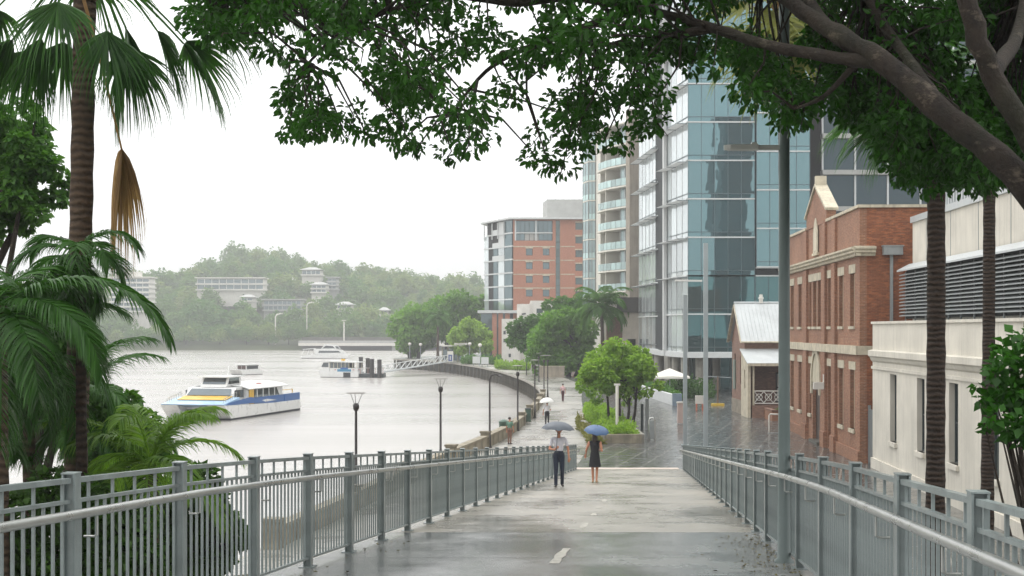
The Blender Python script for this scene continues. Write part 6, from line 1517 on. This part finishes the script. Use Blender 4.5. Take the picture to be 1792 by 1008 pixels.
    hm.build('hair', M_HAIR, o)
    if dress:
        z1, w1 = dress; prof = [(.15, 1.36), (.14, 1.22), (.125, 1.1), (.15, .98), (.165, .85), (w1, z1), (w1 - .012, z1), (.12, 1.0)]
        dm = MB().lathe(prof, n=24); dm.v = [(x * 1.08, y * .86, z) for x, y, z in dm.v]; dm.build('dress', M_DRESS, o)
    return o
def umbrella(label, top, r, depth, shaft, tilt, m, hand):
    """canopy apex at top; the shaft runs down to the hand"""
    o = thing('umbrella', label, 'umbrella', top); n = 8; mb = MB(); rings = 6; vv, fs = [], []; N = n * 4
    for i in range(rings + 1):
        q = i / rings
        for k in range(N):
            a = 2 * math.pi * k / N; sc_ = 1 - .06 * q * (math.sin(math.pi * (k % 4) / 4)); rr_ = r * math.sin(q * 1.35) / math.sin(1.35) * sc_
            vv.append((rr_ * math.cos(a), rr_ * math.sin(a), -depth * (1 - math.cos(q * 1.35)) / (1 - math.cos(1.35)) + .02 * q * math.sin(math.pi * (k % 4) / 4)))
    for i in range(rings):
        for k in range(N): fs.append((i * N + k, i * N + (k + 1) % N, (i + 1) * N + (k + 1) % N, (i + 1) * N + k))
    mb._add(vv, fs, 0, True)
    c = mb.build('canopy', m, o); h = Vector(hand) - Vector(top); c.rotation_euler = tilt
    for k in range(n):
        a = 2 * math.pi * k / n; b = MB().tube([(0, 0, -.03), (r * .55 * math.cos(a), r * .55 * math.sin(a), -depth * .42), (r * .985 * math.cos(a), r * .985 * math.sin(a), -depth * 1.0)], .005, 5).build('rib', M_GREY_M, o); b.rotation_euler = tilt
    MB().tube([(0, 0, .06), (0, 0, 0), h * .95, h * 1.04], [.006, .009, .009, .009], 6).build('shaft', M_DARK_F, o)
    MB().tube([h * 1.0, h * 1.12, h * 1.16 + Vector((.03, 0, 0)), h * 1.12 + Vector((.06, 0, 0))], .014, 8).build('handle', M_DARK_F, o)
    return o
down = (0, 0, -1)
# man with the dark grey umbrella
d = 41.6; b = Vector((gx(978, d), d, ramp_z(d)))
person('person in pale shirt and navy trousers walking under a grey umbrella', b, 0, 1.76, [((-.27, -.04, 1.13), (-.12, -.24, 1.12), (.6, -.3, .6)), ((.27, .02, 1.13), (.29, -.05, .88), down)], [((-.09, -.07, .5), (-.09, -.1, .09)), ((.1, -.02, .5), (.1, .12, .1))], [M_SKIN, M_SHIRT, M_NAVY, M_SHOE])
umbrella('open dark grey umbrella held by the person in the pale shirt', b + Vector((-.02, -.12, 1.93)), .49, .24, 1, (0, R(3), 0), plain('grey_nylon', '#474f58', .45, .06, 5), b + Vector((-.08, -.30, 1.16)))
# woman with the blue umbrella
d = 46.2; b = Vector((gx(1041, d), d, ramp_z(d)))
person('person in short black dress walking under a blue umbrella', b, R(170), 1.64, [((-.25, .05, 1.12), (-.12, -.2, 1.14), (.6, -.3, .6)), ((.3, -.02, 1.15), (.33, -.16, .98), (.2, -.3, -.8))], [((-.07, -.05, .5), (-.065, .05, .09)), ((.08, -.02, .5), (.07, -.02, .08))], [M_SKIN, M_DRESS, M_DRESS, M_TAN], hair='long', dress=(.56, .2))
umbrella('open blue umbrella held by the person in the black dress', b + Vector((.08, .05, 1.84)), .42, .2, 1, (R(14), R(6), 0), plain('blue_nylon', '#35547a', .45, .06, 5), b + Vector((.12, .2, 1.1)))
# man with the white umbrella
d = 100; b = Vector((gx(957.5, d), d, .005))
person('person in white shirt and black trousers walking away under a white umbrella', b, R(180), 1.72, [((-.26, -.03, 1.13), (-.1, -.22, 1.16), (.5, -.3, .6)), ((.27, .02, 1.13), (.28, -.05, .88), down)], [((-.09, -.04, .5), (-.09, -.05, .09)), ((.1, .02, .5), (.1, .08, .1))], [M_SKIN, plain('white_shirt', '#d5d2d6', .8, .04, 5), M_DRESS, M_SHOE], voxel=.015)
umbrella('open white umbrella held by the person in the white shirt', b + Vector((-.05, .1, 1.98)), .52, .34, 1, (0, R(-4), 0), plain('white_nylon', '#dfdedb', .5, .03, 5), b + Vector((.1, .24, 1.15)))
d = 134; b = Vector((gx(985, d), d, .005))
person('person in pale pink top and dark skirt far along the promenade', b, R(180), 1.66, [((-.25, 0, 1.12), (-.26, -.06, .88), down), ((.25, 0, 1.12), (.26, -.06, .88), down)], [((-.06, 0, .5), (-.05, .02, .09)), ((.06, 0, .5), (.05, .02, .09))], [M_SKIN, plain('pink_top', '#c6a5a6', .8, .05, 5), plain('maroon', '#4c2a2c', .8), M_SHOE], voxel=.016)
d = 84; b = Vector((gx(892, d), d, .005))
person('person in green top standing at the stone parapet', b, R(150), 1.6, [((-.24, -.03, 1.12), (-.22, -.14, .92), down), ((.25, 0, 1.12), (.26, -.06, .88), down)], [((-.08, 0, .5), (-.08, .02, .09)), ((.08, 0, .5), (.08, .02, .09))], [M_SKIN, plain('green_top', '#5b7d6c', .8, .05, 5), plain('brown_shorts', '#7a5a4a', .8), M_SHOE], voxel=.015)
# ------------------------------------------------------------------ damp air
t = bpy.data.materials.new('damp_air'); t.use_nodes = True; nt = t.node_tree; nt.nodes.clear()
o_ = nt.nodes.new('ShaderNodeOutputMaterial'); pv = nt.nodes.new('ShaderNodeVolumePrincipled')
pv.inputs['Color'].default_value = (0.97, 0.99, 1.0, 1); pv.inputs['Density'].default_value = HAZE; pv.inputs['Anisotropy'].default_value = 0.2
nt.links.new(pv.outputs[0], o_.inputs['Volume'])
hz = MB().bx(-1000, 1000, -100, 1750, -6, 95).build('haze', t, kind='stuff', label='thin grey rain haze over the river and hill')
